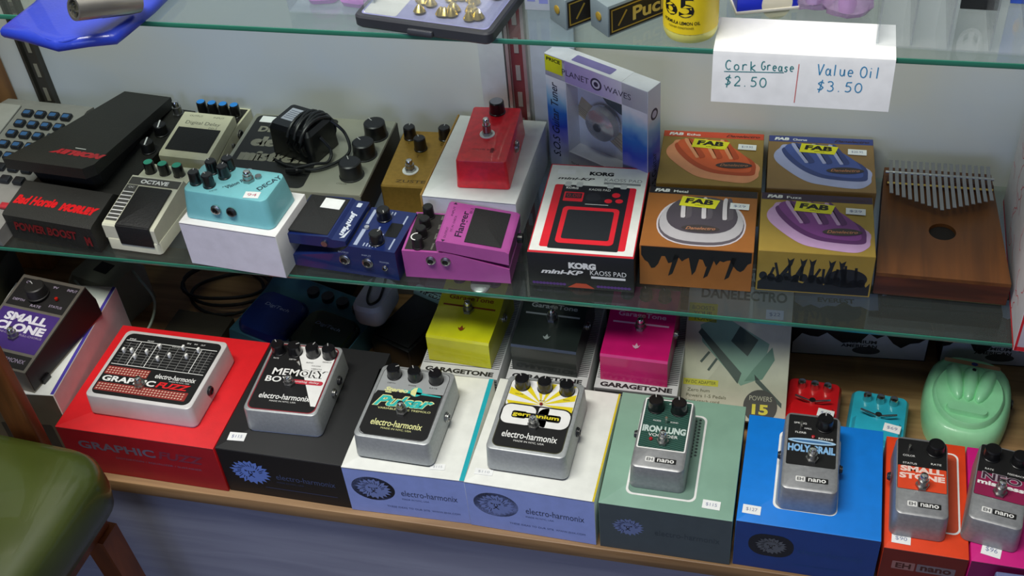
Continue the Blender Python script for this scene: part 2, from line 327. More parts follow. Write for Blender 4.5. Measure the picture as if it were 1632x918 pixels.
# ------------------------------------------------------------------ large pedals
def faceplate(p, w, d, z, m, r=8, cy=0, k=1, name='face_plate'):
    return decal(p, name, m, [('R', -w/2, cy-d/2, w/2, cy+d/2, r)], top(z), k)
def xo(label, x, y, rz, z, w=100, d=120, h=38, body=SILVER, base='#1a1a1a'):
    o = thing('effects_pedal', label, 'pedal', (x, y, z), rz)
    MB().box(-w/2+1, w/2-1, -d/2+1, d/2-1, 0, 2.4, .5, r=8).build('base_plate', mat(base, .6), o)
    shell(o, w, d, h-2.4, body, 8, 3, 2.2, z0=2.4)
    return o
# graphic fuzz
H = HB/1000
p = xo('white slider pedal with black face on the red carton', -.751, .906, -1.1, H, 150, 122, 34, mat('#d6d3d0', .4, .1), '#cfcfd0')
faceplate(p, 136, 108, 34, INKB, 9)
sh = []
for i in range(8): sh.append(('L', -64, 36-i*4.7, 64, 36-i*4.7, .5))
for xx in (-57, -47, -37, -24, -12, 0, 12, 24, 36, 50, 58): sh.append(('L', xx, 0, xx, 38, .6))
decal(p, 'grid_lines', mat('#8d8d8a', .6), sh, top(34), 2)
decal(p, 'frame_lines', INKW, [('L', -65, 41, 65, 41, .9), ('L', -65, -2, 65, -2, .9), ('L', -43, -2, -43, 41, .9), ('L', -19, -2, -19, 41, .9), ('L', 44, -2, 44, 41, .9)], top(34), 3)
for xx, yy in ((-57, 20), (-46, 21), (-37, 12), (-25, 22), (-12, 34), (-5, 13), (8, 21), (20, 37), (31, 23), (42, 36)):
    s_ = MB().box(xx-1.6, xx+1.6, yy-2.4, yy+2.4, 34.1, 41, .7).build('slider_cap', WHITE, p)
decal(p, 'small_lettering', INKW, [T('VOLUME', -57, 39, 0.1, .1), T('PRE', -57, 43.6, 9, 2.2), T('POST', -31, 43.6, 9, 2.2), T('EQUALIZER', 12, 39, 20, 1.8), T('IN', 22, 48, 5, 2.4), T('9V', 32, 48, 5, 2.4), T('OUT', 42, 48, 6, 2.4), T('MADE IN NYC, USA', 40, -19.6, 28, 2)], top(34), 3)
decal(p, 'dotted_band', mat('#8e2a26', .5), [('R', -66, -20, -6, -6, 1), ('R', -66, -48, 60, -34, 1)], top(34), 2)
dd = [('P', [(x_-1.4, y_-.9), (x_+.6, y_-.9), (x_+1.4, y_+.9), (x_-.6, y_+.9)]) for y_ in (-9, -13, -17) for x_ in [(-63+4.2*i) for i in range(14)]]
dd += [('P', [(x_-1.4, y_-.9), (x_+.6, y_-.9), (x_+1.4, y_+.9), (x_-.6, y_+.9)]) for y_ in (-37, -41, -45) for x_ in [(-63+4.2*i) for i in range(29)]]
decal(p, 'dotted_band', mat('#e8c8b0', .5), dd, top(34), 3)
decal(p, 'title_lettering', INKW, [T('GRAPHIC', -27, -27, 74, 9.5, 0, .035), T('electro-harmonix', 32, -13, 56, 8, 0, .01)], top(34), 3)
decal(p, 'title_lettering', INKR, [T('FUZZ', 35, -27, 46, 9.5, 0, .035, .25)], top(34), 3, 'red lettering')
footswitch(p, -8, -32, 34, 15); jack(p, TR(74, -12, 18, ry=90), 6.5, True)
# memory boy
p = xo('silver pedal with black and white face on the black carton', -.566, .913, 1.7, H, 98, 121, 38, SILVER, '#d2d4d2')
faceplate(p, 88, 112, 38, mat('#8c2530', .5), 9); faceplate(p, 85, 109, 38, INKB, 8, 0, 2)
decal(p, 'white_field', INKW, [('P', [(-14, 54), (36, 54), (41, 51), (42, 46), (42, -44), (36, -44)])], top(38), 3)
for i, xx in enumerate((-34, -12, 12, 34)): knob(p, xx, 42, 38, 9, 15, a=(40, -60, -20, 20)[i])
decal(p, 'title_outline', INKB, [T('MEMORY', 5, 8, 72, 13, 0, .075), T('BOY', -20, -5, 33, 11, 0, .075)], top(38), 4)
decal(p, 'title_lettering', INKW, [T('MEMORY', 5, 8, 71, 11.5, 0, .02), T('BOY', -20, -5, 31, 9.5, 0, .02)], top(38), 5)
decal(p, 'red_lozenge', mat('#c03040', .5), [('R', -2, -10, 40, -3, 3.4)], top(38), 5); decal(p, 'lozenge_lettering', INKW, [T('analog delay', 19, -6.4, 32, 4.2)], top(38), 6)
decal(p, 'small_lettering', INKW, [T('electro-harmonix', -1, -33, 66, 9, 0, .012), T('MADE IN NYC, USA', -1, -41, 34, 2.6), T('RATE', -34, 30, 7, 2), T('DEPTH', -12, 30, 9, 2)], top(38), 5)
decal(p, 'small_lettering', INKB, [T('BLEND', 12, 27, 9, 2), T('SQUARE', 22, 22, 12, 2), T('VIBRATO', 24, 17, 14, 2), T('FEEDBACK', 34, 30, 12, 2)], top(38), 5)
footswitch(p, -2, -11, 38, 15); MB().cyl(0, 20, 38.2, 48, 1.6).build('toggle', CHROME, p)
jack(p, TR(48.5, 20, 18, ry=90), 6, True); jack(p, TR(48.5, -2, 18, ry=90), 6)
# pulsar
p = xo('silver pedal with black face and teal lettering on the white carton', -.4145, .892, -1.2, H, 98, 121, 39, SILVER, '#15201a')
decal(p, 'panel_outline', mat('#3c3c3c', .5), [('R', -43, -55, 43, 55, 9)], top(39), 1); decal(p, 'panel_field', mat('#b2b6b6', .42, .3), [('R', -42.3, -54.3, 42.3, 54.3, 8.5)], top(39), 2)
decal(p, 'black_field', INKB, [('P', [(-40, 15), (42, 20), (42.3, -46)]+[(42.3-8*(1-math.cos(a*math.pi/10)), -46-8*math.sin(a*math.pi/10)) for a in range(1, 6)]+[(-34, -54.3), (-40, -51), (-42.3, -46), (-42.3, 8)])], top(39), 3)
for i, xx in enumerate((-27, 0, 27)): knob(p, xx, 42, 39, 9, 15, a=(-60, 30, 60)[i])
teal = mat('#2fb9b4', .4); yel = mat('#e6e6a0', .5)
decal(p, 'swoosh', teal, [('P', [(-8, 21), (40, 17), (40, 15.5), (-8, 16)]), ('C', 8, 19.5, 7.5, 7.5)], top(39), 4); decal(p, 'circle_emblem', yel, [('P', [(8, 27), (8.8, 12), (2, 15), (1, 20), (4, 25)]), ('R', -30, 13, -22, 15, .5)], top(39), 5)
decal(p, 'title_outline', yel, [T('Pulsar', -2, 1, 76, 19, 3, .07, .4), T('Stereo', -17, 19, 30, 7, 0, .04, .3)], top(39), 5)
decal(p, 'title_lettering', teal, [T('Pulsar', -2, 1, 73, 16.5, 3, .03, .4)], top(39), 6)
decal(p, 'small_lettering', yel, [T('VARIABLE SHAPE TREMOLO', 2, -11, 66, 3, 2), T('electro-harmonix', 0, -34, 64, 10, 0, .012), T('MADE IN NYC, USA', 2, -42.5, 38, 3)], top(39), 5)
decal(p, 'small_lettering', INKB, [T('DEPTH', -27, 29, 10, 2), T('SHAPE', 0, 29, 10, 2), T('RATE', 27, 29, 10, 2)], top(39), 4)
footswitch(p, 1, -15, 39, 18); jack(p, TR(48.5, 4, 19, ry=90), 6.5)
# germanium od
p = xo('silver pedal with yellow rays and OD letters on the white carton', -.254, .8975, -1.5, H, 98, 121, 39, SILVER, '#3a3a3a')
faceplate(p, 84, 108, 39, mat('#4a4a30', .5), 9); decal(p, 'white_field', INKW, [('R', -41, 8, 41, 53, 7)], top(39), 2)
rays = []; cx, cy = 2, 17
def clipray(a):
    dx, dy = math.cos(a), math.sin(a); t = 200
    if dx > 0: t = min(t, (40.5-cx)/dx)
    if dx < 0: t = min(t, (-40.5-cx)/dx)
    if dy > 0: t = min(t, (52-cy)/dy)
    if dy < 0: t = min(t, (9-cy)/dy)
    return (cx+dx*t, cy+dy*t)
for i in range(8):
    a0 = math.radians(-10+i*27); rays.append(('P', [(cx, cy), clipray(a0), clipray(a0+math.radians(13))]))
decal(p, 'yellow_rays', mat('#e6d21c', .5), rays, top(39), 3)
decal(p, 'black_field', INKB, [('R', -41, -53, 41, 12, 8)], top(39), 4)
decal(p, 'title_outline', INKB, [('R', -43, -20, 42.5, 14, 12)], top(39), 5)
decal(p, 'title_letters', INKW, [('R', -41, -18, -1, 12, 9), ('R', 1.5, -18, 41, 12, 11), ('R', 1.5, -18, 14, 12, 2)], top(39), 6)
decal(p, 'letter_counters', INKB, [('R', -29, -8.5, -11, 2.5, 3), ('R', 13, -8.5, 30, 2.5, 3), ('R', -25, -7, 26, 1.5, 2)], top(39), 7)
decal(p, 'title_lettering', mat('#e0d02a', .5), [T('germanium', 0, -3, 56, 7.5, 0, .03)], top(39), 8)
decal(p, 'small_lettering', INKW, [T('electro-harmonix', 0, -34, 66, 10, 0, .012), T('MADE IN NYC, USA', 1, -43, 36, 3)], top(39), 6)
decal(p, 'small_lettering', mat('#555022', .5), [T('VOLUME', -28, 29, 10, 2), T('BIAS', 2, 23, 7, 2), T('GAIN', 30, 29, 8, 2)], top(39), 6)
for i, xx in enumerate((-27, 1, 28)): knob(p, xx, 43, 39, 9.2, 15, a=(30, 0, 10)[i])
MB().lathe([(2, 0), (2, 1.5), (1.2, 2.6), (.1, 3)], TR(2, 17, 39.6), 16).build('indicator_lamp', mat('#8c1f1a', .3), p)
footswitch(p, 1, -17, 39, 18); jack(p, TR(48.5, 0, 19, ry=90), 6, True)
# nano pedals
def nano(label, x, y, rz, z, w=66, d=112, h=36):
    o = thing('small_effects_pedal', label, 'pedal', (x, y, z), rz)
    shell(o, w, d, h, mat('#98999a', .4, .45, grain=.1, scale=200), 8, 3, 4)
    return o
def badge(p, z, y=-41):
    decal(p, 'badge_block', INKW, [('R', -15, y-3.6, -5, y+3.6, 1)], top(z), 1); decal(p, 'badge_block', INKB, [('R', -4, y-3.6, 20, y+3.6, 1)], top(z), 1)
    decal(p, 'badge_lettering', mat('#55565a', .5), [T('EH', -10, y, 7, 4.4, 0, .03)], top(z), 2); decal(p, 'badge_lettering', INKW, [T('nano', 8, y, 19, 4.6, 0, .02)], top(z), 2)
p = nano('small silver pedal with green striped face on the green carton', -.1035, .896, -1, H, 64, 112)
decal(p, 'face_frame', INKW, [('R', -28, -26, 28, 51, 2)], top(36), 1); decal(p, 'face_plate', mat('#123c33', .5), [('R', -26.4, -24.4, 26.4, 49.4, 1.5)], top(36), 2)
sh = []
for i in range(-25, 38):
    y0 = i*3.0; xa, xb = -26, 26; pts = []
    # diagonal stripes clipped to the plate
    ya, yb = y0-14, y0+14
    if ya < -24: xa += (-24-ya)/28*52; ya = -24
    if yb > 49: xb -= (yb-49)/28*52; yb = 49
    if xb > xa+1 and ya < 49 and yb > -24: sh.append(('L', xa, ya, xb, yb, .55))
decal(p, 'stripes', mat('#4a7a6c', .5), sh, top(36), 3)
decal(p, 'title_lettering', mat('#c2d4cc', .5), [T('IRON LUNG', 0, 4, 50, 10, 0, .05)], top(36), 4)
decal(p, 'small_lettering', INKW, [T('VOCODER', 0, -5, 34, 4.4), T('MODE', -10, 17, 9, 2), T('BLEND', 10, 17, 9, 2), T('0 dB', 4, 45, 7, 2.4)], top(36), 4)
knob(p, -14, 36, 36, 9.5, 16, a=10); knob(p, 13, 36, 36, 9.5, 16, a=10); MB().cyl(1, 15, 36.4, 46, 1.6).build('toggle', CHROME, p)
MB().lathe([(2.2, 0), (2.2, 1.5), (1.2, 2.8), (.1, 3)], TR(-13, -12, 36.4), 16).build('indicator_lamp', mat('#b01c24', .3), p)
footswitch(p, 1, -14, 36, 19, r=5.6); badge(p, 36); jack(p, TR(-32, 8, 18, ry=-90), 5, True)
p = nano('small silver reverb pedal with black and light-blue face on the bright blue carton', .0625, .8945, -.5, H, 65, 116)
decal(p, 'face_plate', INKB, [('R', -27, -22, 27, 52, 2)], top(36), 1)
decal(p, 'ellipse_emblem', mat('#a8cdea', .5), [('C', 0, 14, 26.5, 4)], top(36), 2); decal(p, 'ellipse_stripes', mat('#3d6ea0', .5), [('C', 0, 13.8, 22, 1.6)], top(36), 3)
decal(p, 'title_lettering', mat('#86b8e4', .5), [T('HOLY GRAIL', 0, 3, 52, 11, 0, .05)], top(36), 2)
decal(p, 'small_lettering', INKW, [T('SPRING', -14, 40, 14, 2.6), T('HALL', -5, 33, 8, 2.4), T('FLERB', -13, 26, 12, 2.6), T('REVERB', 15, 20, 16, 2.8)], top(36), 2)
knob(p, 13, 38, 36, 9.5, 16, a=0); MB().cyl(-13, 33, 36.2, 46, 1.6).build('toggle', CHROME, p); MB().lathe([(2, 0), (2, 1.5), (.1, 2.6)], TR(1, 21, 36.2), 16).build('indicator_lamp', mat('#b01c24', .3), p)
footswitch(p, 1, -12, 36, 20, r=5.8); badge(p, 36); jack(p, TR(-32.5, 4, 18, ry=-90), 5, True); jack(p, TR(32.5, -6, 18, ry=90), 5, True)
p = nano('small silver pedal with black and orange face on the orange-red carton', .1825, .886, -1.7, .0712, 59, 114, 37.99)
decal(p, 'face_plate', INKB, [('R', -26, -21, 26, 51, 2)], top(38), 1); decal(p, 'orange_field', mat('#e0451c', .5), [('R', -25.6, -20.6, 25.6, 12, 1)], top(38), 2)
decal(p, 'title_lettering', mat('#f6d8cc', .5), [T('SMALL', 0, 8, 46, 8, 0, .05), T('STONE', 0, -2, 48, 8, 0, .05)], top(38), 3)
decal(p, 'small_lettering', INKW, [T('COLOR', -14, 27, 13, 2.6), T('STATUS', -13, 16, 15, 2.6), T('RATE', 15, 19, 11, 2.6)], top(38), 2)
knob(p, 14, 38, 38, 9.5, 14, a=-160, line=None); MB().cyl(-14, 35, 38.2, 47, 1.6).build('toggle', CHROME, p)
footswitch(p, 0, -14, 38, 20, r=6); badge(p, 38, -40); jack(p, TR(-31, 10, 18, ry=-90), 5, True)
p = nano('small silver pedal with black and crimson face turned on the magenta carton', .2645, .887, -10.5, .0712, 59, 114, 37.99)
decal(p, 'face_plate', INKB, [('R', -26, -21, 26, 52, 2)], top(38), 1); decal(p, 'crimson_field', mat('#8c1448', .5), [('R', -25.6, -20.6, 25.6, 12, 1)], top(38), 2)
decal(p, 'title_outline', mat('#b0a8b0', .5), [T('NEO', 0, 8, 42, 11, 0, .07)], top(38), 3); decal(p, 'title_lettering', mat('#3a2030', .5), [T('NEO', 0, 8, 40, 10, 0, .02)], top(38), 4)
decal(p, 'title_lettering', INKW, [T('mistress', 0, -2, 48, 6, 0, .04)], top(38), 4); decal(p, 'small_lettering', INKW, [T('RATE', -14, 18, 9, 2.4), T('FEEDBACK', 14, 18, 18, 2.4)], top(38), 3)
knob(p, -14, 37, 38, 9.5, 14, line=None); knob(p, 15, 37, 38, 9.5, 14, line=None); footswitch(p, 0, -12, 38, 20, r=6); badge(p, 38, -39)
# small clone : folded steel wedge housing
p = thing('effects_pedal', 'black steel pedal with purple panel standing on the tall white carton', 'pedal', (-.929, .920, .1182), -7.2)
z0, z1 = 36, 58; prof = [(-74, 0), (-74, z0), (66, z1), (74, 30), (74, 0)]
brn = mat('#8a8378', .38, .7)
MB().rings([[(-49, y, z) for y, z in prof], [(49, y, z) for y, z in prof]]).build('housing', brn, p)
for s_ in (-1, 1):
    MB().rings([[(s_*49.2, y, z) for y, z in [(-73, 3), (-73, z0-1), (65, z1-1), (74, 29), (74, 3)]], [(s_*50, y, z) for y, z in [(-73, 3), (-73, z0-1), (65, z1-1), (74, 29), (74, 3)]]]).build('side_cheek', mat('#16100e', .5), p)
ang = math.degrees(math.atan2(z1-z0, 140)); MS = TR(0, -74, z0, rx=ang)
decal(p, 'upper_panel', mat('#120f0e', .5), [('R', -45, 92, 45, 137, 1)], MS, 1); decal(p, 'purple_panel', mat('#3c1f6e', .5), [('R', -45, 27, 45, 88, 1)], MS, 1); decal(p, 'lower_panel', mat('#120f0e', .5), [('R', -45, 3, 45, 23, 1)], MS, 1)
decal(p, 'title_lettering', mat('#d8d4dc', .5), [T('SMALL', 0, 76, 66, 13, 0, .05), T('CLONE', 0, 61, 76, 13, 0, .05)], MS, 2)
decal(p, 'small_lettering', mat('#a89ab0', .5), [T('MINI-CHORUS FULL-CHORUS', 5, 51, 70, 3), T('ELECTRO-HARMONIX', 0, 14, 78, 6), T('OUTPUT', -25, 131, 24, 4), T('9V', 10, 131, 8, 3.6), T('INPUT', 36, 131, 15, 4), T('DEPTH', -30, 102, 18, 3.4), T('RATE', 0, 97, 16, 3.6), T('STATUS', 28, 102, 20, 3.6)], MS, 2)
knob(p, -6, 38, 56, 14, 16, mat('#1c1a18', .5), 60); MB().cyl(24, 37, 55, 58, 2.2).build('indicator_lamp', mat('#b01c10', .3), p)
footswitch(p, 0, -28, 42, 17, r=6); MB().box(49, 53, -58, -44, .5, 8, .5).build('latch', BLK, p)
# ------------------------------------------------------------------ rear of the counter
def striped(label, x, y):
    w, d = 104, 155
    o = carton(label, x, y, 0, w, d, 80, mat('#bfc1c0', .6), mat('#8d9090', .6), sm=mat('#1c1c1f', .6), lidline=False)
    decal(o, 'stripes', mat('#4c4e50', .6), [('R', -w/2+1.5, -d/2+17+i*3.2, w/2-1.5, -d/2+18.3+i*3.2, 0) for i in range(42)], top(80), 1)
    decal(o, 'lettering', mat('#141416', .6), [T('GARAGETONE', 0, -d/2+7, w-14, 8, 0, .05)], top(80), 1)
    decal(o, 'end_stripes', mat('#303234', .6), [('R', -w/2+1.5, 4+i*5, w/2-1.5, 6+i*5, 0) for i in range(15)], front(-d/2), 2)
    return o
striped('grey striped carton under the yellow pedal', -.3775, 1.062); striped('grey striped carton under the dark pedal, between the yellow and magenta ones', -.2635, 1.066); striped('grey striped carton under the magenta pedal', -.1505, 1.068)
def garage(label, x, y, rz, col, ink, w=84, d=112, side=None):
    o = thing('effects_pedal', label, 'pedal', (x, y, .0803), rz)
    m = mat(col, .35, .0, coat=.3)
    MB().rings([[(sx, yy, zz) for yy, zz in [(-d/2, 0), (-d/2+1, 40), (-d/2+3, 43), (-8, 46), (d/2-2, 62), (d/2, 60), (d/2, 0)]] for sx in (-w/2, w/2)]).build('housing', m, o)
    MS = TR(0, -8, 46, rx=math.degrees(math.atan2(16, d/2+6)))
    mi = mat(ink, .5)
    decal(o, 'printed_bars', mi, [('R', -w*.42, 30, w*.42, 33, 0), ('R', -w*.42, 8, w*.42, 10.5, 0)], MS, 1)
    decal(o, 'title_lettering', mi, [T('GarageTone', 0, 21, w*.72, 9, 0, .02), ], MS, 1)
    decal(o, 'small_emblem', mi, [('P', [(-5, -34), (-2, -35.5), (0, -30), (2.5, -35.5), (5, -33), (3, -38), (0, -40), (-3, -38)])], TR(0, 0, 45), 1)
    for xx in (-24, 0, 24): knob(o, xx, 40, 58, 8, 13, mat('#1a1a1c', .4), 20)
    footswitch(o, 0, -4, 46, 17, r=6); jack(o, TR(w/2, 10, 28, ry=90), 6)
    return o
garage('glossy yellow pedal with red lettering behind the teal-lettered pedal', -.3765, 1.06, -3, '#d2d012', '#8c3a14')
garage('dark charcoal pedal with grey lettering between the yellow and magenta pedals', -.266, 1.06, -2, '#1d2422', '#8a9090')
garage('glossy magenta pedal with pale bars behind the green carton', -.153, 1.06, -1.5, '#d0106a', '#e0a8c0')
# power supply card box (stands leaning back)
p = thing('power_supply_package', 'cream power supply package with green plug adapter picture and yellow flashes', 'package', (-.032, 1.03, 0), 1.5)
LT = TR(0, 0, 0, rx=38)  # leaning back
MB().box(-66, 66, 0, 196, 0, 32, 1, M=LT).build('box_body', mat('#cfcab4', .6), p)
PM = LT @ top(32)
decal(p, 'dark_header', mat('#3a3c34', .6), [('R', -64, 172, 64, 194, 0)], PM, 1)
decal(p, 'header_lettering', mat('#b6b49c', .6), [T('POWER SUPPLY', 4, 184, 100, 12, 0, .03)], PM, 2); decal(p, 'title_lettering', mat('#5c5e50', .6), [T('DANELECTRO', 4, 160, 108, 13, 0, .03)], PM, 2)
for rc in (('R', -64, 122, -28, 146, 0), ('R', -64, 40, -20, 48, 0)): decal(p, 'yellow_flash', mat('#d6cc20', .5), [rc], PM, 1)
decal(p, 'flash_lettering', mat('#4a4a1c', .6), [T('BOOSTS', -46, 140, 28, 5), T('YOUR', -46, 133, 24, 5), T('TONE', -46, 126, 24, 5)], PM, 2)
decal(p, 'feature_lettering', mat('#4a4a1c', .6), [T('9V DC ADAPTER', -42, 44, 38, 4), T('Zero hum', -44, 34, 28, 4), T('Powers 1-5 Pedals', -34, 27, 50, 4), T('Long reach cord', -38, 20, 42, 4), T('Works worldwide', -36, 13, 46, 4)], PM, 2)
decal(p, 'adapter_picture', mat('#7fa08c', .5), [('P', [(-48, 118), (-20, 132), (40, 100), (32, 55), (8, 44), (-44, 96)])], PM, 1)
decal(p, 'adapter_shade', mat('#3a4a42', .5), [('P', [(-50, 108), (-46, 114), (8, 60), (4, 46)]), ('P', [(2, 120), (26, 104), (14, 82), (-8, 100)]), ('P', [(24, 60), (30, 54), (60, 26), (60, 20), (26, 50)]), ('L', -34, 84, -44, 70, 3), ('L', -24, 76, -34, 60, 3)], PM, 2)
decal(p, 'adapter_face', mat('#5f8470', .5), [('P', [(12, 50), (22, 66), (44, 96), (48, 80), (34, 54)])], PM, 2)
decal(p, 'seal', mat('#33322c', .5), [('C', 34, 20, 21, 21)], PM, 3); decal(p, 'seal_lettering', mat('#dccf30', .5), [T('15', 34, 16, 20, 13, 0, .04)], PM, 4); decal(p, 'seal_lettering', mat('#b8b49c', .5), [T('POWERS', 34, 30, 28, 6)], PM, 4)
sticker(p, PM, 44, 138, 22, 12, 0, '$22', 2)
# mountain boxes
def mountain(label, x, y, w, rz=0, h=56, d=70):
    o = thing('string_instrument_box', label, 'box', (x, y, 0), rz)
    MB().box(-w/2, w/2, -d/2, d/2, 0, h, 1).build('box_body', mat('#101216', .5), o)
    rnd = random.Random(int(w)); 
    def ridge(y0, y1, n=16):
        pts = [(-w/2+2, y0)]
        for i in range(n+1):
            t = i/n; pts.append((-w/2+2+(w-4)*t, y0+(y1-y0)*(.35+.35*abs(math.sin(t*7+.4))+rnd.uniform(-.12, .16))))
        return pts+[(w/2-2, y0)]
    decal(o, 'mountain_print', mat('#b4b9c0', .6), [('P', ridge(2, h*.98))], front(-d/2), 1)
    decal(o, 'print_shade', mat('#3a3d42', .6), [('C', 10, 14, 18, 7)], front(-d/2), 2)
    decal(o, 'lettering', mat('#2a2c30', .6), [T('PREMIUM', 0, 30, 44, 6, 0, .03), T('AMERICAN', 0, 22, 46, 6, 0, .03)], front(-d/2), 3)
    decal(o, 'sky_print', mat('#b4c0dc', .6), [('P', [(x_, -y_+h*.6) for x_, y_ in ridge(2, h*.9)])], top(h), 1)
    decal(o, 'lettering', mat('#23262e', .6), [T('EVEREST', -w*.18, 14, 48, 9, 0, .03)], top(h), 2)
    return o
mountain('black box with grey mountain print standing behind the red mini pedal', .121, 1.204, 176, 3)
o = mountain('second mountain-printed black box beside it, behind the mint pedal', .29, 1.215, 130, 3)
o = thing('picture_carton', 'dark carton with landscape photo lid lying on the two mountain boxes', 'box', (.218, 1.222, .0575), 2)
MB().box(-75, 75, -35, 33, 0, 24, 1).build('box_body', mat('#14161c', .5), o)
decal(o, 'photo_print', mat('#c0cae2', .6), [('R', -73, -30, -12, 31, 0), ('R', 10, -30, 73, 31, 0)], top(24), 1)
decal(o, 'photo_ground', mat('#2c3436', .6), [('P', [(-73, -30), (-12, -30), (-12, 14), (-30, 8), (-50, -4), (-73, -14)]), ('P', [(10, -30), (73, -30), (73, 6), (40, -4), (10, -2)])], top(24), 2)
decal(o, 'small_lettering', mat('#b04048', .5), [T('CASE  STAND  STRAP', -38, 0, 36, 3), T('TUNER  PICKS', -38, -6, 30, 3)], top(24), 3)
# mini pedals
def mini(label, x, y, rz, col, w=62, d=92, txt='$49'):
    o = thing('mini_effects_pedal', label, 'pedal', (x, y, 0), rz); m = mat(col, .35, coat=.3)
    MB().loft([(0, w, d, 8), (24, w-2, d-2, 8), (30, w-8, d-10, 7)]).build('housing', m, o)
    MB().loft([(30, w-12, d*.42, 6, 0, -d*.22), (37, w-20, d*.36, 6, 0, -d*.22)]).build('treadle', m, o)
    b = MB(); b.box(-22, 0, -1.2, 1.2, 37, 40, .5, M=TR(-1, -2, 0, rz=-18)); b.box(0, 22, -1.2, 1.2, 37, 40, .5, M=TR(1, -2, 0, rz=18)); b.cyl(0, -1, 30, 41, 4)
    b.build('trim_bar', CHROME, o)
    for xx in (-16, 0, 16): MB().cyl(xx, d*.32, 30, 40, 5.5, 5, b=1).build('knob', CHROME, o)
    decal(o, 'lettering', INKB, [T('Danelectro', 4, -d*.4+1, 34, 5, 4, .02, .4)], top(30), 1)
    sticker(o, TR(18, -17, 37.3), 0, 0, 20, 13, -6, txt, 0)
    return o
mini('small red pedal with chrome bar beyond the bright blue carton', .0655, 1.046, -4, '#d4141c', 70, 94, txt='$49')
mini('small teal pedal with chrome bar between the red mini and the mint pedal', .1455, 1.034, -6, '#2cb0ca', 72, 96, txt='$69')
# mint pedal: rounded with three finger grooves
o = thing('effects_pedal', 'mint green rounded pedal with finger ridges at the rear right of the counter', 'pedal', (.254, 1.086, 0), -8)
mint = mat('#a4ecb8', .35, coat=.2)
def egg(sx, sy, z, cy=0, n=40, flat=3.):
    out = []
    for i in range(n):
        a = 2*math.pi*i/n; c, s = math.cos(a), math.sin(a); q = (abs(c)**flat+abs(s)**flat)**(-1/flat)
        wv = 1-.14*max(0, -s); out.append((c*q*sx*wv, cy+s*q*sy, z))
    return out
MB().rings([egg(52, 72, 0), egg(53, 73, 14), egg(51, 70, 30), egg(47, 65, 36, 0), egg(44, 61, 38, 0)]).build('housing', mint, o, 50)
MB().rings([egg(43, 53, 37.9, -6, flat=2.3), egg(41.5, 51, 43, -6, flat=2.3), egg(39.5, 49, 45, -6, flat=2.3), egg(37, 46, 43.5, -6, flat=2.3), egg(30, 38, 43, -6, flat=2.3)]).build('treadle', mint, o, 50)
b = MB()
for xx, sl in ((-22, -6), (0, 0), (22, 6)):
    b.rings([[(xx-sl*t_*1.6+9.5*math.sin(math.pi*k/5-math.pi/2)*wd, 34-48*t_, 43+10*math.cos(math.pi*k/5-math.pi/2)*wd) for k in range(6)] for t_, wd in ((-.14, .3), (-.06, .75), (.08, 1), (.6, 1.02), (.85, .8), (1, .5), (1.08, .1))])
b.build('finger_ridges', mint, o, 60)
MB().loft([(43, 50, 17, 8, 0, -34), (49, 46, 13, 6, 0, -34)]).build('logo_plate', mint, o)
decal(o, 'label_band', mat('#c79a72', .5), [('R', -34, 51, 34, 58, 2)], top(38), 1); decal(o, 'band_mark', mat('#22308c', .5), [('C', 3, 54.5, 4, 3)], top(38), 2)
MB().lathe([(2.4, 0), (2.4, 1), (.1, 2)], TR(2, 30, 52), 14).build('indicator_lamp', INKB, o); jack(o, TR(51, 14, 20, ry=90), 7, True)
bx = thing('flat_carton', 'flat pinkish carton under the edge of the mint pedal', 'box', (.222, 1.03, 0), 0)
bpy.data.objects.remove(bx)
# multi effects floor unit
o = thing('multi_effects_unit', 'blue-black floor unit with two rocker footpads lying behind the black carton', 'effects unit', (-.632, 1.086, 0), -17.5)
tealb = mat('#3a6a80', .4, .2)
MB().rings([[(sx, y, z) for y, z in [(-58, 0), (-58, 14), (-52, 34), (34, 42), (66, 52), (70, 48), (70, 0)]] for sx in (-97, 86)]).build('housing', tealb, o)
MB().box(-96, 30, -60.5, -58.2, 6, 18, .8).build('front_trim', mat('#2a50e8', .3), o, label='bright blue front trim')
for xx, mm, k_ in ((-48, '#12286a', 0), (42, '#0c1614', 1)):
    PT = TR(xx, -10, 38.5, rx=5)
    t_ = MB().loft([(0, 86, 80, 20), (6, 84, 78, 20), (11, 76, 70, 18)], PT).build('footpad', mat(mm, .25, coat=.4), o)
    decal(t_, 'lettering', mat('#7c8cb0', .5), [T('DigiTech', 0, 12, 42, 7, 0, 0, .2)], PT @ top(11), 1)
for i, xx in enumerate((-20, 6, 32, 60)):
    MB().cyl(xx, 50, 46, 54, 9).build('button', BLK, o)
# black foot controller with silver end
o = thing('foot_controller', 'black foot controller with silver lettered strip between the floor unit and the yellow pedal', 'pedal', (-.481, 1.112, 0), -22)
MB().box(-34, 34, -52, 66, 0, 40, 3).build('housing', mat('#0a0b10', .4), o)
MB().rings([[(sx, 55+9*math.cos(a*math.pi/8), 40.1+9*math.sin(a*math.pi/8)) for a in range(9)] for sx in (-34, 34)]).build('silver_strip', mat('#8fb0b8', .3, .6), o, 60)
decal(o, 'lettering', INKB, [T('VIPEDXD', 0, 0, 52, 7, 0, .03)], TR(0, 50.5, 47.6, rx=28), 1)
MB().box(-30, 30, -47, 42, 40, 43, 1.4).build('treadle', mat('#08090c', .55), o)
# white adapter block with cable
q = at(598, 472, .08)
o = thing('white_power_block', 'white rounded power block with black cord lying behind the floor unit', 'power adapter', (q.x, q.y, .0545), -8)
MB().loft([(0, 42, 66, 14), (5, 46, 70, 16), (26, 46, 70, 16), (32, 40, 62, 14)]).build('housing', mat('#b9bcc6', .5), o)
MB().tube(spline([(-14, 32, 32), (-10, 10, 34), (-3, -16, 34), (6, -25, 34), (13, -14, 34), (10, 6, 34), (3, 30, 33)]), 1.8).build('cord', BLK, o)
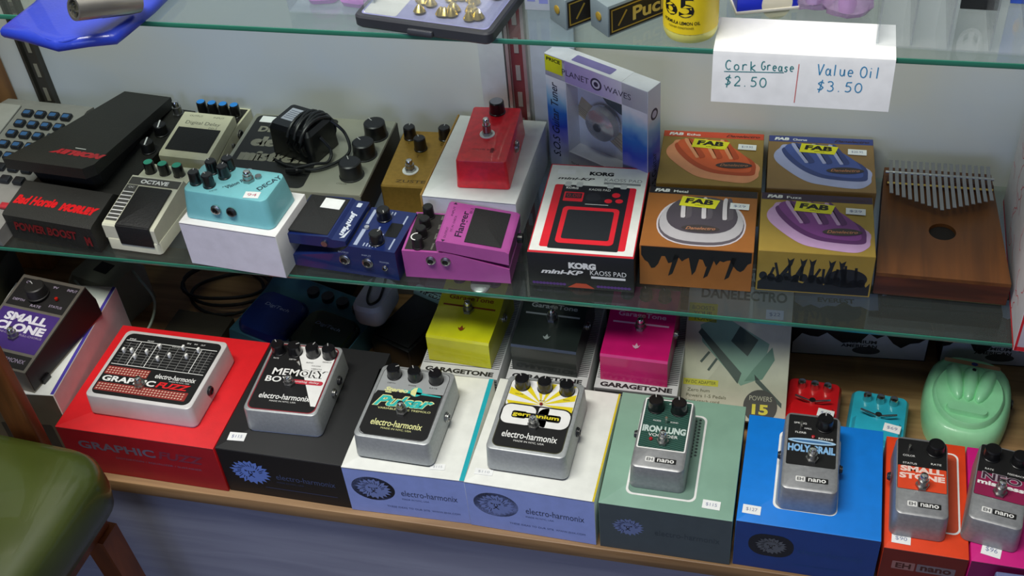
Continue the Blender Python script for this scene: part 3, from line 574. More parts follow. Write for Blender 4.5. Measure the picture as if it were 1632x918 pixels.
# cable coil
o = thing('instrument_cable', 'coiled black instrument cable with metal plug lying under the mid shelf', 'cable', (-.79, 1.165, .0002), 0)
pts = []
for i in range(90):
    a = i*.22; r = 55+7*math.sin(i*.37); pts.append((r*1.2*math.cos(a)+6*math.sin(i*.11), r*.8*math.sin(a), 4+i*.32+3*math.sin(i*.5)))
MB().tube(pts, 2.6, 8).build('cord', mat('#0e1012', .5), o)
MB().lathe([(5, 0), (5, 22), (3, 24), (3, 38), (1, 41)], TR(*(tuple(pts[-1])), ry=80), 14).build('plug', STEEL, o)
# back clutter along the wall on the counter
def slab(label, cat, name, x, y, rz, w, d, h, col, extra=None, z=0):
    o = thing(name, label, cat, (x, y, z), rz); MB().box(-w/2, w/2, -d/2, d/2, 0, h, 1).build('box_body', mat(col, .6), o)
    if extra: extra(o)
    return o
q = at(230, 520, .0)
slab('olive brown flat carton behind the white slider pedal', 'box', 'flat_carton', -.80, 1.06, -4, 90, 90, 20, '#3c3628')
slab('grey flat booklet box lying near the coiled cable', 'box', 'flat_carton', -.64, 1.222, -2, 76, 60, 24, '#5c5c58', lambda o: decal(o, 'printed_lines', mat('#2c2e34', .6), [('L', -32, 22-i*8, 30, 22-i*8, 1.5) for i in range(6)], top(24), 1))
slab('pale printed carton against the wall behind the floor unit', 'box', 'flat_carton', -.545, 1.228, 3, 90, 48, 70, '#77787a', lambda o: decal(o, 'printed_blocks', mat('#23252a', .6), [('R', -40, 30, -14, 52, 0), ('R', 0, 20, 44, 26, 0)], front(-24), 2))
slab('dark carton against the wall behind the yellow pedal', 'box', 'flat_carton', -.40, 1.198, 0, 150, 70, 60, '#2a2b30', lambda o: decal(o, 'white_lettering', mat('#a8aab0', .6), [T('PEDAL', 0, 30, 80, 14)], front(-35), 2))
slab('dark maroon carton against the wall behind the magenta pedal', 'box', 'flat_carton', -.205, 1.215, 0, 170, 80, 70, '#33181c')
o = thing('wall_wart_adapter', 'grey-green plug adapter with pale cord behind the purple-panelled pedal', 'power adapter', (-.955, 1.125, 0), -15)
MB().loft([(0, 92, 74, 8), (60, 92, 74, 8), (72, 80, 62, 8)]).build('housing', mat('#8d9082', .6), o)
MB().box(-12, 12, -10, 10, 72, 73, M=I4).build('dark_label', BLK, o)
MB().tube(spline([(30, 20, 66), (70, 0, 74), (110, -20, 60), (120, -60, 40), (90, -85, 30), (30, -60, 68), (-20, -40, 72)]), 2, 8).build('cord', mat('#8d9a8c', .5), o)
o = thing('effects_pedal', 'olive and black pedal at the far end beside the purple-panelled pedal', 'pedal', (-1.095, .99, 0), 4)
MB().box(-56, 56, -80, 80, 0, 150, 4).build('housing', mat('#2c2c1e', .5), o); MB().cyl(34, 10, 150, 164, 7).build('knob', STEEL, o)
decal(o, 'brown_panel', mat('#5a3418', .5), [('R', -50, -70, 50, -10, 2)], top(150), 1)
# ------------------------------------------------------------------ MID SHELF
S = S1+.0002
# grey keypad unit
o = thing('keypad_unit', 'grey desktop unit with rows of blue keys at the far end of the mid shelf', 'keypad', (-1.083, 1.115, S), -3)
greyk = mat('#8c8b86', .5)
MB().rings([[(sx, y, z) for y, z in [(-128, 0), (-130, 16), (-124, 22), (110, 50), (126, 46), (130, 0)]] for sx in (-120, 120)]).build('housing', greyk, o)
KT = TR(0, -124, 22.2, rx=math.degrees(math.atan2(28, 234)))
for j in range(7):
    for i in range(4):
        xx, yy = 36+i*21, 216-j*21.5
        kb = MB().box(xx-7.5, xx+7.5, yy-6.5, yy+6.5, 0, 6, 2, M=KT).build('key', mat('#20242a', .4), o)
        if j < 5: decal(kb, 'key_cap', mat('#3a6494', .4), [('R', xx-5, yy-4, xx+5, yy+3, 2)], KT @ top(6), 1)
MB().box(98, 114, 36, 46, 0, 5, 2, M=KT).build('key', mat('#b8303a', .4), o, label='red key')
MB().box(-110, 16, 120, 232, 0, 3, 2, M=KT).build('display_hood', mat('#a3a29c', .4), o)
MB().cyl(-56, 110, 50, 60, 12).build('knob', BLK, o)
# wah
o = thing('expression_pedal', 'large black foot-rocker pedal with red lettering on the mid shelf', 'pedal', (-.877, 1.117, S), -5.7)
blk = mat('#23231f', .55, bump=.3, scale=50)
MB().rings([[(sx, y, z) for y, z in [(-126, 0), (-128, 40), (-124, 42), (-70, 52), (-60, 42), (136, 42), (138, 0)]] for sx in (-76, 58)]).build('base', blk, o)
MP = TR(0, -124, 42.2, rx=math.degrees(math.atan2(10, 54)))
redp = mat('#d8141c', .4)
decal(o, 'title_lettering', redp, [T('Bad Horsie', -40, 24, 64, 15, 2, .05, .3), T('MORLEY', 26, 22, 56, 13, 0, .09, .2)], MP, 1)
decal(o, 'front_lettering', mat('#7c1418', .5), [T('POWER BOOST', -16, 24, 96, 14, 0, .04, .2), T('M', 47, 18, 9, 15, 0, .06)], front(-128), 1)
tp = [(x, y, 90-(y+76)*32/217) for x, y in ((-90, -78), (28, -74), (36, -60), (22, 139), (-54, 139), (-68, 25))]
vs = [(x, y, z) for x, y, z in tp]+[(x, y, z-16) for x, y, z in tp]
b = MB().add(vs, [[0, 1, 2, 3, 4, 5], [11, 10, 9, 8, 7, 6]]+[[i, i+6, (i+1) % 6+6, (i+1) % 6] for i in range(6)])
b.add([(x*.8, y*.8, z-16) for x, y, z in tp]+[(x*.7, y*.75, 43) for x, y, z in tp], [[i, i+6, (i+1) % 6+6, (i+1) % 6] for i in range(6)])
b.build('treadle', blk, o)
sl = math.degrees(math.atan2(-32, 217))
MTd = TR(-35, -76, 90.0, rx=sl)
decal(o, 'logo_lettering', mat('#b8202a', .4), [T('MORLEY', 32, 36, 80, 13, 180, .09, .3)], MTd, 2); decal(o, 'logo_lettering', INKW, [('R', 20, 48, 36, 49.2, 0)], MTd, 2)
[MB().box(-1, 1, -8, 9, 0, .6, M=TR(kx, ky, 58, rz=ka)).build('pointer_line', INKW, knob(o, kx, ky, 42, 9.5, 16, mat('#121212', .4), line=None)) for kx, ky, ka in ((40, 76, 20), (44, 36, 18))]
footswitch(o, 40, 122, 42, 24, r=6.5)
# compact pedal (footpad type). local: front -y
def compact(name, label, x, y, rz, col, w=73, d=129, side=None, pad=True):
    o = thing(name, label, 'pedal', (x, y, S), rz); m = mat(col, .35, coat=.15)
    MB().rings([[(sx, yy, zz) for yy, zz in [(-d/2, 0), (-d/2, 22), (2, 40), (14, 42), (14, 41), (d/2, 41), (d/2, 0)]] for sx in (-w/2, w/2)]).build('base', m, o)
    tr = [(-d/2, 29), (-d/2-1, 46), (-d/2+3, 49), (18, 60), (21, 58), (21, 45), (2, 42)]
    MB().rings([[(sx, yy, zz) for yy, zz in tr] for sx in (-w/2-.5, w/2+.5)]).build('treadle', m, o)
    TP = TR(0, -d/2+3, 49, rx=math.degrees(math.atan2(11, d/2+15)))
    if pad: MB().box(-w/2+5, w/2-5, 6, 50, 0, 1.2, .4, M=TP).build('rubber_pad', RUB, o)
    MB().box(-w/2+3, w/2-3, 22, d/2-3, 41, 41.6).build('control_panel', mat('#24221f', .6), o)
    MB().cyl(0, 0, 0, .1, .1)
    return o, TP
o, TP = compact('compact_pedal', 'cream digital delay pedal with blue-topped knobs behind the octave pedal', -.768, 1.199, -3, '#dcd8b8')
decal(o, 'title_lettering', mat('#6a6a5a', .5), [T('Digital Delay', 0, 60, 52, 8), T('DD-3', 18, 53, 12, 3), T('OUTPUT', -16, 74, 20, 3), T('INPUT', 18, 74, 16, 3)], TP, 1)
for i, xx in enumerate((-26, -9, 8, 25)): knob(o, xx, 44, 41.6, 7, 19, a=10, cap=mat('#2a8ae0', .4), line=None)
MB().cyl(29, 26, 41.6, 50, 4).build('thumb_screw', BLK, o)
jack(o, TR(36.5, 22, 28, ry=90), 6.5); jack(o, TR(36.5, -2, 26, ry=90), 3)
o, TP = compact('compact_pedal', 'violet flanger pedal turned sideways beside the white carton', -.3645, 1.034, 92, '#b0509c')
decal(o, 'title_lettering', mat('#2c1436', .5), [T('Flanger', 0, 58, 48, 11, 0, .02), T('BF-2', 26, 53, 10, 3.4), T('OUTPUT', -20, 74, 20, 2.6), T('INPUT', 20, 74, 18, 2.6), T('DC IN  CHECK', -2, 69, 30, 2.4), ('P', [(-33, 72), (-33, 77), (-37, 74.5)]), ('P', [(33, 72), (33, 77), (37, 74.5)])], TP, 1)
for i, xx in enumerate((-28, -9, 9, 28)): knob(o, xx, 46, 41.6, 7, (15, 14, 14, 17)[i], mat('#1a1a1a', .4), a=(160, 40, -30, 20)[i], line=None)
decal(o, 'ring_mark', INKW, [('P', [(-28+7*math.cos(a), 46+7*math.sin(a)) for a in [math.pi*k/10 for k in range(11)]]+[(-28+5.6*math.cos(a), 46+5.6*math.sin(a)) for a in [math.pi*k/10 for k in range(10, -1, -1)]])], TR(0, 0, 57), 1)
decal(o, 'panel_marks', mat('#9a9a90', .5), [T('MANUAL', -26, 29, 12, 2.4), T('DEPTH', -8, 29, 10, 2.4), T('RATE', 10, 29, 8, 2.4), T('RES', 27, 29, 7, 2.4)], TR(0, 0, 41.6), 2)
jack(o, TR(-36.5, 30, 29, ry=-90), 6); jack(o, TR(-36.5, 12, 29, ry=-90), 6)
MB().cyl(0, 0, 0, 6, 6).add([], []).build('rubber_foot', BLK, o).matrix_local = TR(12*.001, -66*.001, 30*.001, rx=90)
# blue harmonizer pedal
o = thing('compact_pedal', 'dark blue looper pedal turned sideways between the two white cartons', 'pedal', (-.5, 1.03, S), -94.5+180)
o.rotation_euler = (0, 0, math.radians(-94.5))
m = mat('#16265e', .3, coat=.3); w, d = 76, 140
MB().rings([[(sx, yy, zz) for yy, zz in [(-d/2, 0), (-d/2, 16), (-6, 30), (4, 38), (10, 44), (d/2, 44), (d/2, 0)]] for sx in (-w/2, w/2)]).build('base', m, o)
MB().rings([[(sx, yy, zz) for yy, zz in [(-d/2-1, 36), (-d/2-2, 50), (-14, 54), (-10, 51), (8, 51), (8, 44), (-8, 38)]] for sx in (-w/2-.5, w/2+.5)]).build('treadle', m, o)
MB().box(-w/2+3, w/2-3, -d/2+2, -16, 52, 54.4, .4, M=TR(rx=0)).build('rubber_pad', RUB, o)
TP = top(51) 
decal(o, 'title_lettering', mat('#d4dce8', .5), [T('JamMan', 6, -2, 46, 10, 0, .04, .3), ('R', -34, -5, -26, 1, 1), ('P', [(16, 6), (32, 4), (34, -2), (32, 0), (20, 4)])], top(51), 2)
decal(o, 'control_legend', mat('#a8b4cc', .5), [('R', -34, 15, -6, 19, 0), ('R', 4, 15, 34, 20, 0)]+[('R', xx, 27+4*k, xx+6, 28.6+4*k, 0) for xx in (-34, 8, 28) for k in range(5)]+[('R', -30, 60, -12, 62, 0), ('R', 14, 60, 34, 62, 0), ('R', -4, 34, 4, 36, 0)], top(44), 1)
decal(o, 'display_window', BLK, [('R', -14, 46, 12, 62, 2)], top(44), 2)
knob(o, -20, 34, 44, 9, 15, a=-60); knob(o, 24, 42, 44, 9, 15, a=60)
MB().cyl(2, 20, 44, 47, 3).build('indicator_lamp', mat('#9aa0a8', .3), o)
# jacks sit on the side facing the viewer (+x local when turned -94.5)
for yy in (2, 32): jack(o, TR(w/2, yy, 22, ry=90), 7)
jack(o, TR(w/2, 54, 18, ry=90), 3.5)
MB().cyl(0, 0, 0, 3, 4).build('screw', STEEL, o).matrix_local = TR((w/2)*.001, -20*.001, 44*.001, ry=90)
decal(o, 'side_lettering', mat('#a8b4cc', .5), [T('OUTPUT', 2, 33, 14, 2.4), T('INPUT', 32, 33, 12, 2.4), T('POWER', 54, 26, 12, 2.4)], right(w/2), 1)
sticker(o, top(54.4), -22, -34, 19, 26, 0, None, 1)
# octave pedal
o = thing('compact_pedal', 'cream octave pedal with green-topped knobs and black footpad', 'pedal', (-.783, 1.057, S), -3)
m = mat('#d8d8c0', .4); w, d = 76, 128
MB().loft([(0, w-2, d-2, 5), (1, w, d, 6), (17, w, d, 6), (18, w-1, d-1, 6)]).build('base', m, o)
MB().rings([[(sx, yy, zz) for yy, zz in [(-d/2+1, 18), (-d/2+1, 38), (-d/2+3, 40), (24, 52), (28, 44), (d/2-1, 42), (d/2-1, 18)]] for sx in (-w/2+1, w/2-1)]).build('housing', m, o)
TP = TR(0, -d/2+3, 40.1, rx=math.degrees(math.atan2(12, 85)))
decal(o, 'dark_band', mat('#4a4a46', .5), [('R', -36, 70, 36, 83, 0), ('R', -36, 6, -20, 69, 0)], TP, 1)
decal(o, 'title_lettering', INKW, [T('OCTAVE', 0, 76.5, 40, 7, 0, .05), T('OC', -28, 65, 8, 3), ]+[('R', -36, 10+i*6.5, -20, 11.6+i*6.5, 0) for i in range(8)], TP, 2)
b = MB(); b.box(-17, 31, -2, 66, .2, 3, 1, M=TP); b.box(-17, 31, -d/2-1.2, -d/2+2, 12, 42, 1); b.build('footpad', mat('#181818', .5, bump=.5, scale=30), o)
for i, xx in enumerate((-24, -3, 18)): knob(o, xx, 45, 42.5, 7.5, 17, a=10, cap=mat('#38b090', .4), line=None)
# white carton & aqua pedal
A1 = (-.634, 1.019)
carton('plain white carton under the aqua pedal', A1[0]-.001, A1[1]+.0, -4.7, 131, 84, 66, mat('#f0efec', .65), mat('#e6e4ee', .6), S)
zt_ = S+.0662
o = thing('effects_pedal', 'aqua blue delay pedal with five black knobs on the plain white carton', 'pedal', (-.6365, 1.0195, zt_), -5)
aq = mat('#7cc6cc', .35, coat=.2)
shell(o, 120, 66, 40, aq, 9, 8, 4)
TPz = top(40)
for i, (xx, yy) in enumerate(((-44, -12), (-25, -14), (-34, 12), (-15, 6), (-17, 22))): knob(o, xx, yy, 40, 7.4, 17, a=(20, 60, 60, 10, 10)[i])
footswitch(o, 18, 5, 40, 15); MB().cyl(27, 13, 40, 43, 4, n=18).build('indicator_bezel', STEEL, o)
decal(o, 'title_lettering', mat('#2c4450', .5), [T('Vision Rev', 6, -2, 30, 6.5, 52, .03), T('DECAY', 45, 6, 34, 7.5, 62, .03), T('TIME', -16, -22, 10, 2.4, 40), T('MIX', -4, -10, 10, 2.4, 45)], TPz, 1)
sticker(o, TPz, 35, -20, 19, 12, 8, '94', 1, '#c07080')
jack(o, front(-32.2) @ TR(-12, 20, 0), 6.5); jack(o, front(-32.2) @ TR(9, 20, 0), 6.5, True)
# electric mistress
o = thing('large_effects_pedal', 'wide brushed steel pedal with black panel and three big knobs against the wall', 'pedal', (-.61, 1.165, S), .6)
st = mat('#a8a898', .45, .45, grain=.1, scale=20)
MB().loft([(0, 204, 164, 2), (44, 204, 164, 2), (46, 202, 162, 2)], TR()).build('housing', st, o)
for s_ in (-1, 1): MB().box(s_*102-.6, s_*102+.6, -81, 81, 1, 44).build('side_cheek', mat('#2a241e', .5), o)
decal(o, 'black_panel', mat('#20211f', .5), [('R', -96, -76, 22, 78, 8)], top(46), 1)
gs = mat('#8c8a7a', .5)
decal(o, 'title_lettering', gs, [T('DELUXE', -50, 46, 66, 13, 0, .05), T('electric', -40, 18, 86, 22, 0, .09), T('mistress', -38, -14, 100, 22, 0, .09)], top(46), 2)
decal(o, 'small_lettering', mat('#4a4a44', .5), [T('RATE', 78, 16, 12, 3), T('RANGE', 72, -20, 14, 3), T('COLOR', 70, -60, 14, 3)], top(46), 1)
for i, (xx, yy) in enumerate(((84, 46), (82, 2), (78, -42))): knob(o, xx, yy, 46, 15.5, 22, mat('#17181a', .35), (50, 50, 30)[i])
for xx in (10, 46, 76): jack(o, TR(xx, 82, 30, rx=-90), 5, True)
footswitch(o, -52, -62, 46, 14)
sticker(o, top(46), -74, 68, 30, 14, -3, None, 2)
# adapter on it
o = thing('power_adapter', 'black plug-in adapter wrapped in its own cord on the wide steel pedal', 'power adapter', (-.612, 1.175, S+.0468), -18)
MB().loft([(0, 70, 56, 6), (40, 68, 54, 6), (46, 60, 46, 5)]).build('housing', mat('#101214', .35, coat=.2), o)
decal(o, 'rating_label', mat('#b0b4c0', .5), [('R', -24, -10, -4, 16, 1)], top(46), 1); decal(o, 'label_lines', mat('#5c6070', .5), [('R', -22, -6+4*i, -7, -4.8+4*i, 0) for i in range(5)], top(46), 2)
for k in range(6):
    xx = 4+k*5; MB().tube([(xx, 31*math.cos(a), 24+25*math.sin(a)) for a in [j*math.pi/10-math.pi/2 for j in range(20)]]+[(xx+4, 0, -.6)], 2.3, 8, TR(0, 0, 4.2, rz=(-6, 5, -3, 7, 0, -8)[k])).build('cord_wrap', mat('#17191b', .4), o)
MB().tube(spline([(34, 20, 40), (50, 24, 22), (63, 12, 5), (60, -16, 3.4), (42, -40, 3.4), (10, -46, 3.4), (-16, -44, 3.4)]), 2.1, 8).build('cord', mat('#17191b', .4), o)
MB().tube(spline([(34, -6, 30), (46, -4, 12), (50, -18, 3.4), (40, -34, 8), (18, -54, 6)]), 2.1, 8).build('cord', mat('#17191b', .4), o)
MB().lathe([(4, 0), (4, 16), (2.6, 18), (2.6, 26)], TR(14, -57, 5, ry=80, rz=10), 12).build('plug', BLK, o)
# gold pedal
o = thing('effects_pedal', 'gold pedal with three black knobs between the steel pedal and the white carton', 'pedal', (-.455, 1.173, S), 2)
gd = mat('#b08a3c', .35, .55, grain=.08, scale=200)
MB().loft([(0, 76, 122, 3), (42, 75, 121, 3), (44, 72, 118, 2)]).build('housing', gd, o)
for i, (xx, yy) in enumerate(((-24, 44), (-4, 20), (23, 46))): knob(o, xx, yy, 44, 8.5, 18, a=(0, 30, 0)[i])
footswitch(o, -6, -27, 44, 17, WHITE); decal(o, 'title_lettering', mat('#5c4418', .5), [T('ZUSTER', 4, -50, 48, 6, 0, .02), T('V', -23, 32, 4, 5), T('T', -4, 4, 4, 6), T('D', 22, 32, 4, 5)], top(44), 1)
# white carton with red pedal
wb = carton('large white carton with tan flap edge under the red pedal', -.362, 1.161, -1, 118, 174, 62, mat('#eef0ec', .6), mat('#dfe2e6', .6), S)
MB().box(-61.5, -59.3, -87, 87, 20, 63, .3).build('flap_edge', mat('#a8823c', .7), wb)
o = thing('effects_pedal', 'bright red pedal with one knob on the large white carton', 'pedal', (-.3535, 1.1565, S+.0622), 3)
rd = mat('#f01c2e', .35, grain=.12, scale=120, coat=.3)
shell(o, 66, 120, 40, rd, 4, 4, 2)
knob(o, 2, 46, 40, 10, 17, a=-30, cap=mat('#9a9aa0', .3, .5), line=None); footswitch(o, -2, -2, 40, 24, WHITE, 5.4)
decal(o, 'lettering', mat('#8c1822', .5), [T('micro amp', 0, -34, 30, 5), ('R', 8, -40, 12, -30, 0)], top(40), 1)
jack(o, TR(32, 0, 22, ry=90), 8); jack(o, TR(-32, 26, 22, ry=-90), 5)
# korg style box
kb = thing('printed_box', 'white and red boxed touch-pad unit with black front on the mid shelf', 'box', (-.2165, 1.087, S), 1.5)
w, d, h = 124, 171, 52
MB().box(-w/2, w/2, -d/2, d/2, 0, h, .8).build('box_body', mat('#101116', .5), kb)
TPz = top(h); FP = front(-d/2)
decal(kb, 'red_border', mat('#cc2030', .5), [('R', -w/2+.5, -d/2+.5, w/2-.5, d/2-.5, 0)], TPz, 1); decal(kb, 'white_top', mat('#eceee8', .5), [('R', -w/2+1.8, -d/2+4, w/2-1.8, d/2-2.5, 0)], TPz, 2)
decal(kb, 'brand_lettering', INKB, [T('KORG', 4, 69, 30, 7.5, 0, .06)], TPz, 3); decal(kb, 'model_lettering', INKB, [T('mini-KP', -26, 57, 46, 5, 0, .03, .3)], TPz, 3)
decal(kb, 'model_lettering', mat('#8a8c8c', .5), [T('KAOSS PAD', 32, 58, 46, 6), ('R', 9, 49, 54, 53, 0)], TPz, 3)
decal(kb, 'picture_red', mat('#e01c2c', .4), [('R', -50, -74, 50, 44, 3)], TPz, 3); decal(kb, 'picture_black', mat('#16171b', .4), [('R', -40, -76, 42, 44, 2)], TPz, 4)
decal(kb, 'picture_red', mat('#e01c2c', .4), [('R', -33, -66, 35, 2, 6), ('R', -36, 12, -12, 30, 1), ('C', 27, 28, 5, 4.6), ('C', 19, 16, 4.6, 4), ('C', 32, 17, 4.6, 4)], TPz, 5)
decal(kb, 'picture_pad', mat('#1c2024', .4), [('R', -27, -58, 29, -4, 3), ('R', -34, 18, -14, 28, 0)], TPz, 6)
decal(kb, 'picture_red', mat('#902028', .4), [T('0.08', -24, 23, 17, 7, 0, .02)], TPz, 7)
decal(kb, 'picture_lettering', INKW, [T('KORG', -28, 38, 15, 4, 0, .04), T('KAOSS PAD', 6, 37, 26, 4), ('L', -8, 8, 20, 8, .8)], TPz, 5)
for x_ in (-34, -20, 18, 34): decal(kb, 'picture_knob', mat('#c8cac8', .4), [('R', x_-4, 41, x_+4, 50, 2)], TPz, 5)
decal(kb, 'picture_dark', mat('#24262a', .4), [('C', 0, 22, 9, 8)], TPz, 5)
decal(kb, 'front_lettering', INKW, [T('KORG', 2, 36, 32, 9.5, 0, .07), T('mini-KP', -22, 25, 50, 7, 0, .04, .3), T('KAOSS PAD', 32, 27, 42, 7), ('R', 12, 18, 52, 21.5, 0)], FP, 1)
decal(kb, 'front_emblem', mat('#c04a2c', .5), [('P', [(-16, 2), (-6, 9), (6, 9), (16, 2)])], FP, 1); [decal(kb, 'front_pattern', mat('#5a3480', .5), [('C', x_, 6, 2, 2) for x_ in rg_], FP, 1) for rg_ in (range(-56, -18, 4), range(20, 60, 4))]
sticker(kb, TPz, -40, 70, 22, 9, 0, None, 2)
# tuner box
tb = thing('tuner_box', 'tall white and blue guitar tuner box with picture window against the wall', 'box', (-.222, 1.213, S), -28)
w, d, h = 157, 26, 170
b = MB()
b.box(-w/2, -46, -d/2, d/2, 0, h, .6); b.box(40, w/2, -d/2, d/2, 0, h, .6); b.box(-46, 40, -d/2, d/2, 0, 34); b.box(-46, 40, -d/2, d/2, 138, h); b.box(-46, 40, d/2-3, d/2, 34, 138)
b.build('box_body', mat('#dddde4', .45), tb)
# front: blue gradient bands via colour ramp on printed panels
def rampmat(stops, axis='Z', lo=0., hi=.17):
    m = bpy.data.materials.new('print_ramp'); m.use_nodes = True; nt = m.node_tree; bs = nt.nodes['Principled BSDF']; bs.inputs['Roughness'].default_value = .4
    tc = nt.nodes.new('ShaderNodeTexCoord'); sp = nt.nodes.new('ShaderNodeSeparateXYZ'); mr = nt.nodes.new('ShaderNodeMapRange'); r = nt.nodes.new('ShaderNodeValToRGB')
    ns = nt.nodes.new('ShaderNodeTexNoise'); ns.inputs['Scale'].default_value = 30; ad = nt.nodes.new('ShaderNodeMath'); ad.operation = 'MULTIPLY_ADD'; ad.inputs[1].default_value = .25
    nt.links.new(tc.outputs['Object'], sp.inputs[0]); nt.links.new(sp.outputs[axis], mr.inputs[0]); mr.inputs[1].default_value = lo; mr.inputs[2].default_value = hi
    nt.links.new(tc.outputs['Object'], ns.inputs['Vector']); nt.links.new(ns.outputs['Fac'], ad.inputs[0]); nt.links.new(mr.outputs[0], ad.inputs[2])
    sb = nt.nodes.new('ShaderNodeMath'); sb.operation = 'SUBTRACT'; sb.inputs[1].default_value = .125; nt.links.new(ad.outputs[0], sb.inputs[0]); nt.links.new(sb.outputs[0], r.inputs[0])
    el = r.color_ramp.elements
    el[0].position = stops[0][0]; el[0].color = srgb(stops[0][1]); el[1].position = stops[-1][0]; el[1].color = srgb(stops[-1][1])
    for ps, c in stops[1:-1]: e = el.new(ps); e.color = srgb(c)
    nt.links.new(r.outputs[0], bs.inputs['Base Color']); return m
bl = rampmat([(0, '#e8e8ee'), (.14, '#d4d4e6'), (.3, '#8a86c8'), (.42, '#2c46b8'), (.55, '#1f6fc8'), (.66, '#8cc0e0'), (.78, '#e8eaf0'), (1, '#e4e4ec')])
FPt = front(-d/2)
decal(tb, 'printed_front', bl, [('R', -w/2+.5, 1, -46.5, h-1, 0), ('R', 40.5, 1, w/2-.5, h-1, 0), ('R', -46, 1, 40, 33, 0)], FPt, 1)
decal(tb, 'printed_header', rampmat([(0, '#8f80c0'), (.5, '#b8a8d8'), (.9, '#eceaf0'), (1, '#eceaf0')], 'X', -.08, .08), [('R', -w/2+.5, 139, w/2-.5, h-.5, 0)], FPt, 1)
decal(tb, 'brand_lettering', mat('#3a3550', .5), [T('PLANET', -30, 153, 42, 8), T('WAVES', 34, 153, 40, 8), ('C', 2, 153, 8.5, 8.5)], FPt, 2); decal(tb, 'brand_swirl', mat('#cdc8dc', .5), [('C', 2, 153, 6, 6)], FPt, 3); decal(tb, 'brand_swirl', mat('#3a3550', .5), [('C', 2, 153, 3.4, 3.4)], FPt, 4)
decal(tb, 'title_lettering', mat('#1a2240', .5), [T('S.O.S Guitar Tuner', -66, 76, 112, 12, 90, .01, .15)], FPt, 2)
decal(tb, 'yellow_sticker', mat('#d8d820', .5), [('R', -w/2+1, 146, -50, 169, 0)], FPt, 2); decal(tb, 'sticker_lettering', INKB, [T('PRICE', -64, 164, 22, 5, 0, .03)], FPt, 3)
decal(tb, 'front_lettering', mat('#2a2a40', .5), [T('Strobe On String Guitar Tuner', -4, 18, 78, 4)], FPt, 2)
RPt = right(w/2); decal(tb, 'side_print', bl, [('R', -d/2+.5, 1, d/2-.5, h-1, 0)], RPt, 1); decal(tb, 'side_emblem', mat('#3a3550', .5), [('C', 0, 132, 7, 8)], RPt, 2); decal(tb, 'side_emblem', mat('#cdc8dc', .5), [('C', 0, 132, 4.5, 5)], RPt, 3)
decal(tb, 'side_lettering', mat('#1a2240', .5), [T('S.O.S Guitar', 0, 40, 70, 9, 90)], RPt, 2)
decal(tb, 'top_lettering', mat('#7a70a8', .5), [('R', -40, -8, 20, 6, 2)], top(h), 1)
decal(tb, 'picture', mat('#d8dce6', .5), [('R', -46, 34, 40, 138, 0)], front(d/2-3), 1)
decal(tb, 'picture_fretboard', mat('#b8a888', .5), [('P', [(-46, 92), (-40, 108), (40, 66), (40, 36), (20, 50), (-46, 78)])], front(d/2-3), 2)
decal(tb, 'picture_strings', mat('#7a6a50', .5), [('L', -46, 84+3*i, 40, 38+6*i, .8) for i in range(4)], front(d/2-3), 3)
decal(tb, 'picture_guitar', mat('#20404c', .5), [('P', [(-26, 138), (40, 138), (40, 100), (20, 104), (0, 112)])], front(d/2-3), 2)
MB().lathe([(24, 0), (25, 4), (22, 12), (12, 16), (.1, 17)], TR(0, 5, 88, rx=90), 28).build('tuner_disc', mat('#c4c8cc', .2, .7), tb)
MB().lathe([(6, 17.2), (5, 18), (.1, 18.2)], TR(0, 5, 88, rx=90), 20).build('tuner_eye', mat('#4a4e54', .3), tb)
MB().add([(-46, -d/2+1, 34), (40, -d/2+1, 34), (40, -d/2+1, 138), (-46, -d/2+1, 138)], [[0, 1, 2, 3]]).build('window_film', clear('#ffffff', .05), tb)
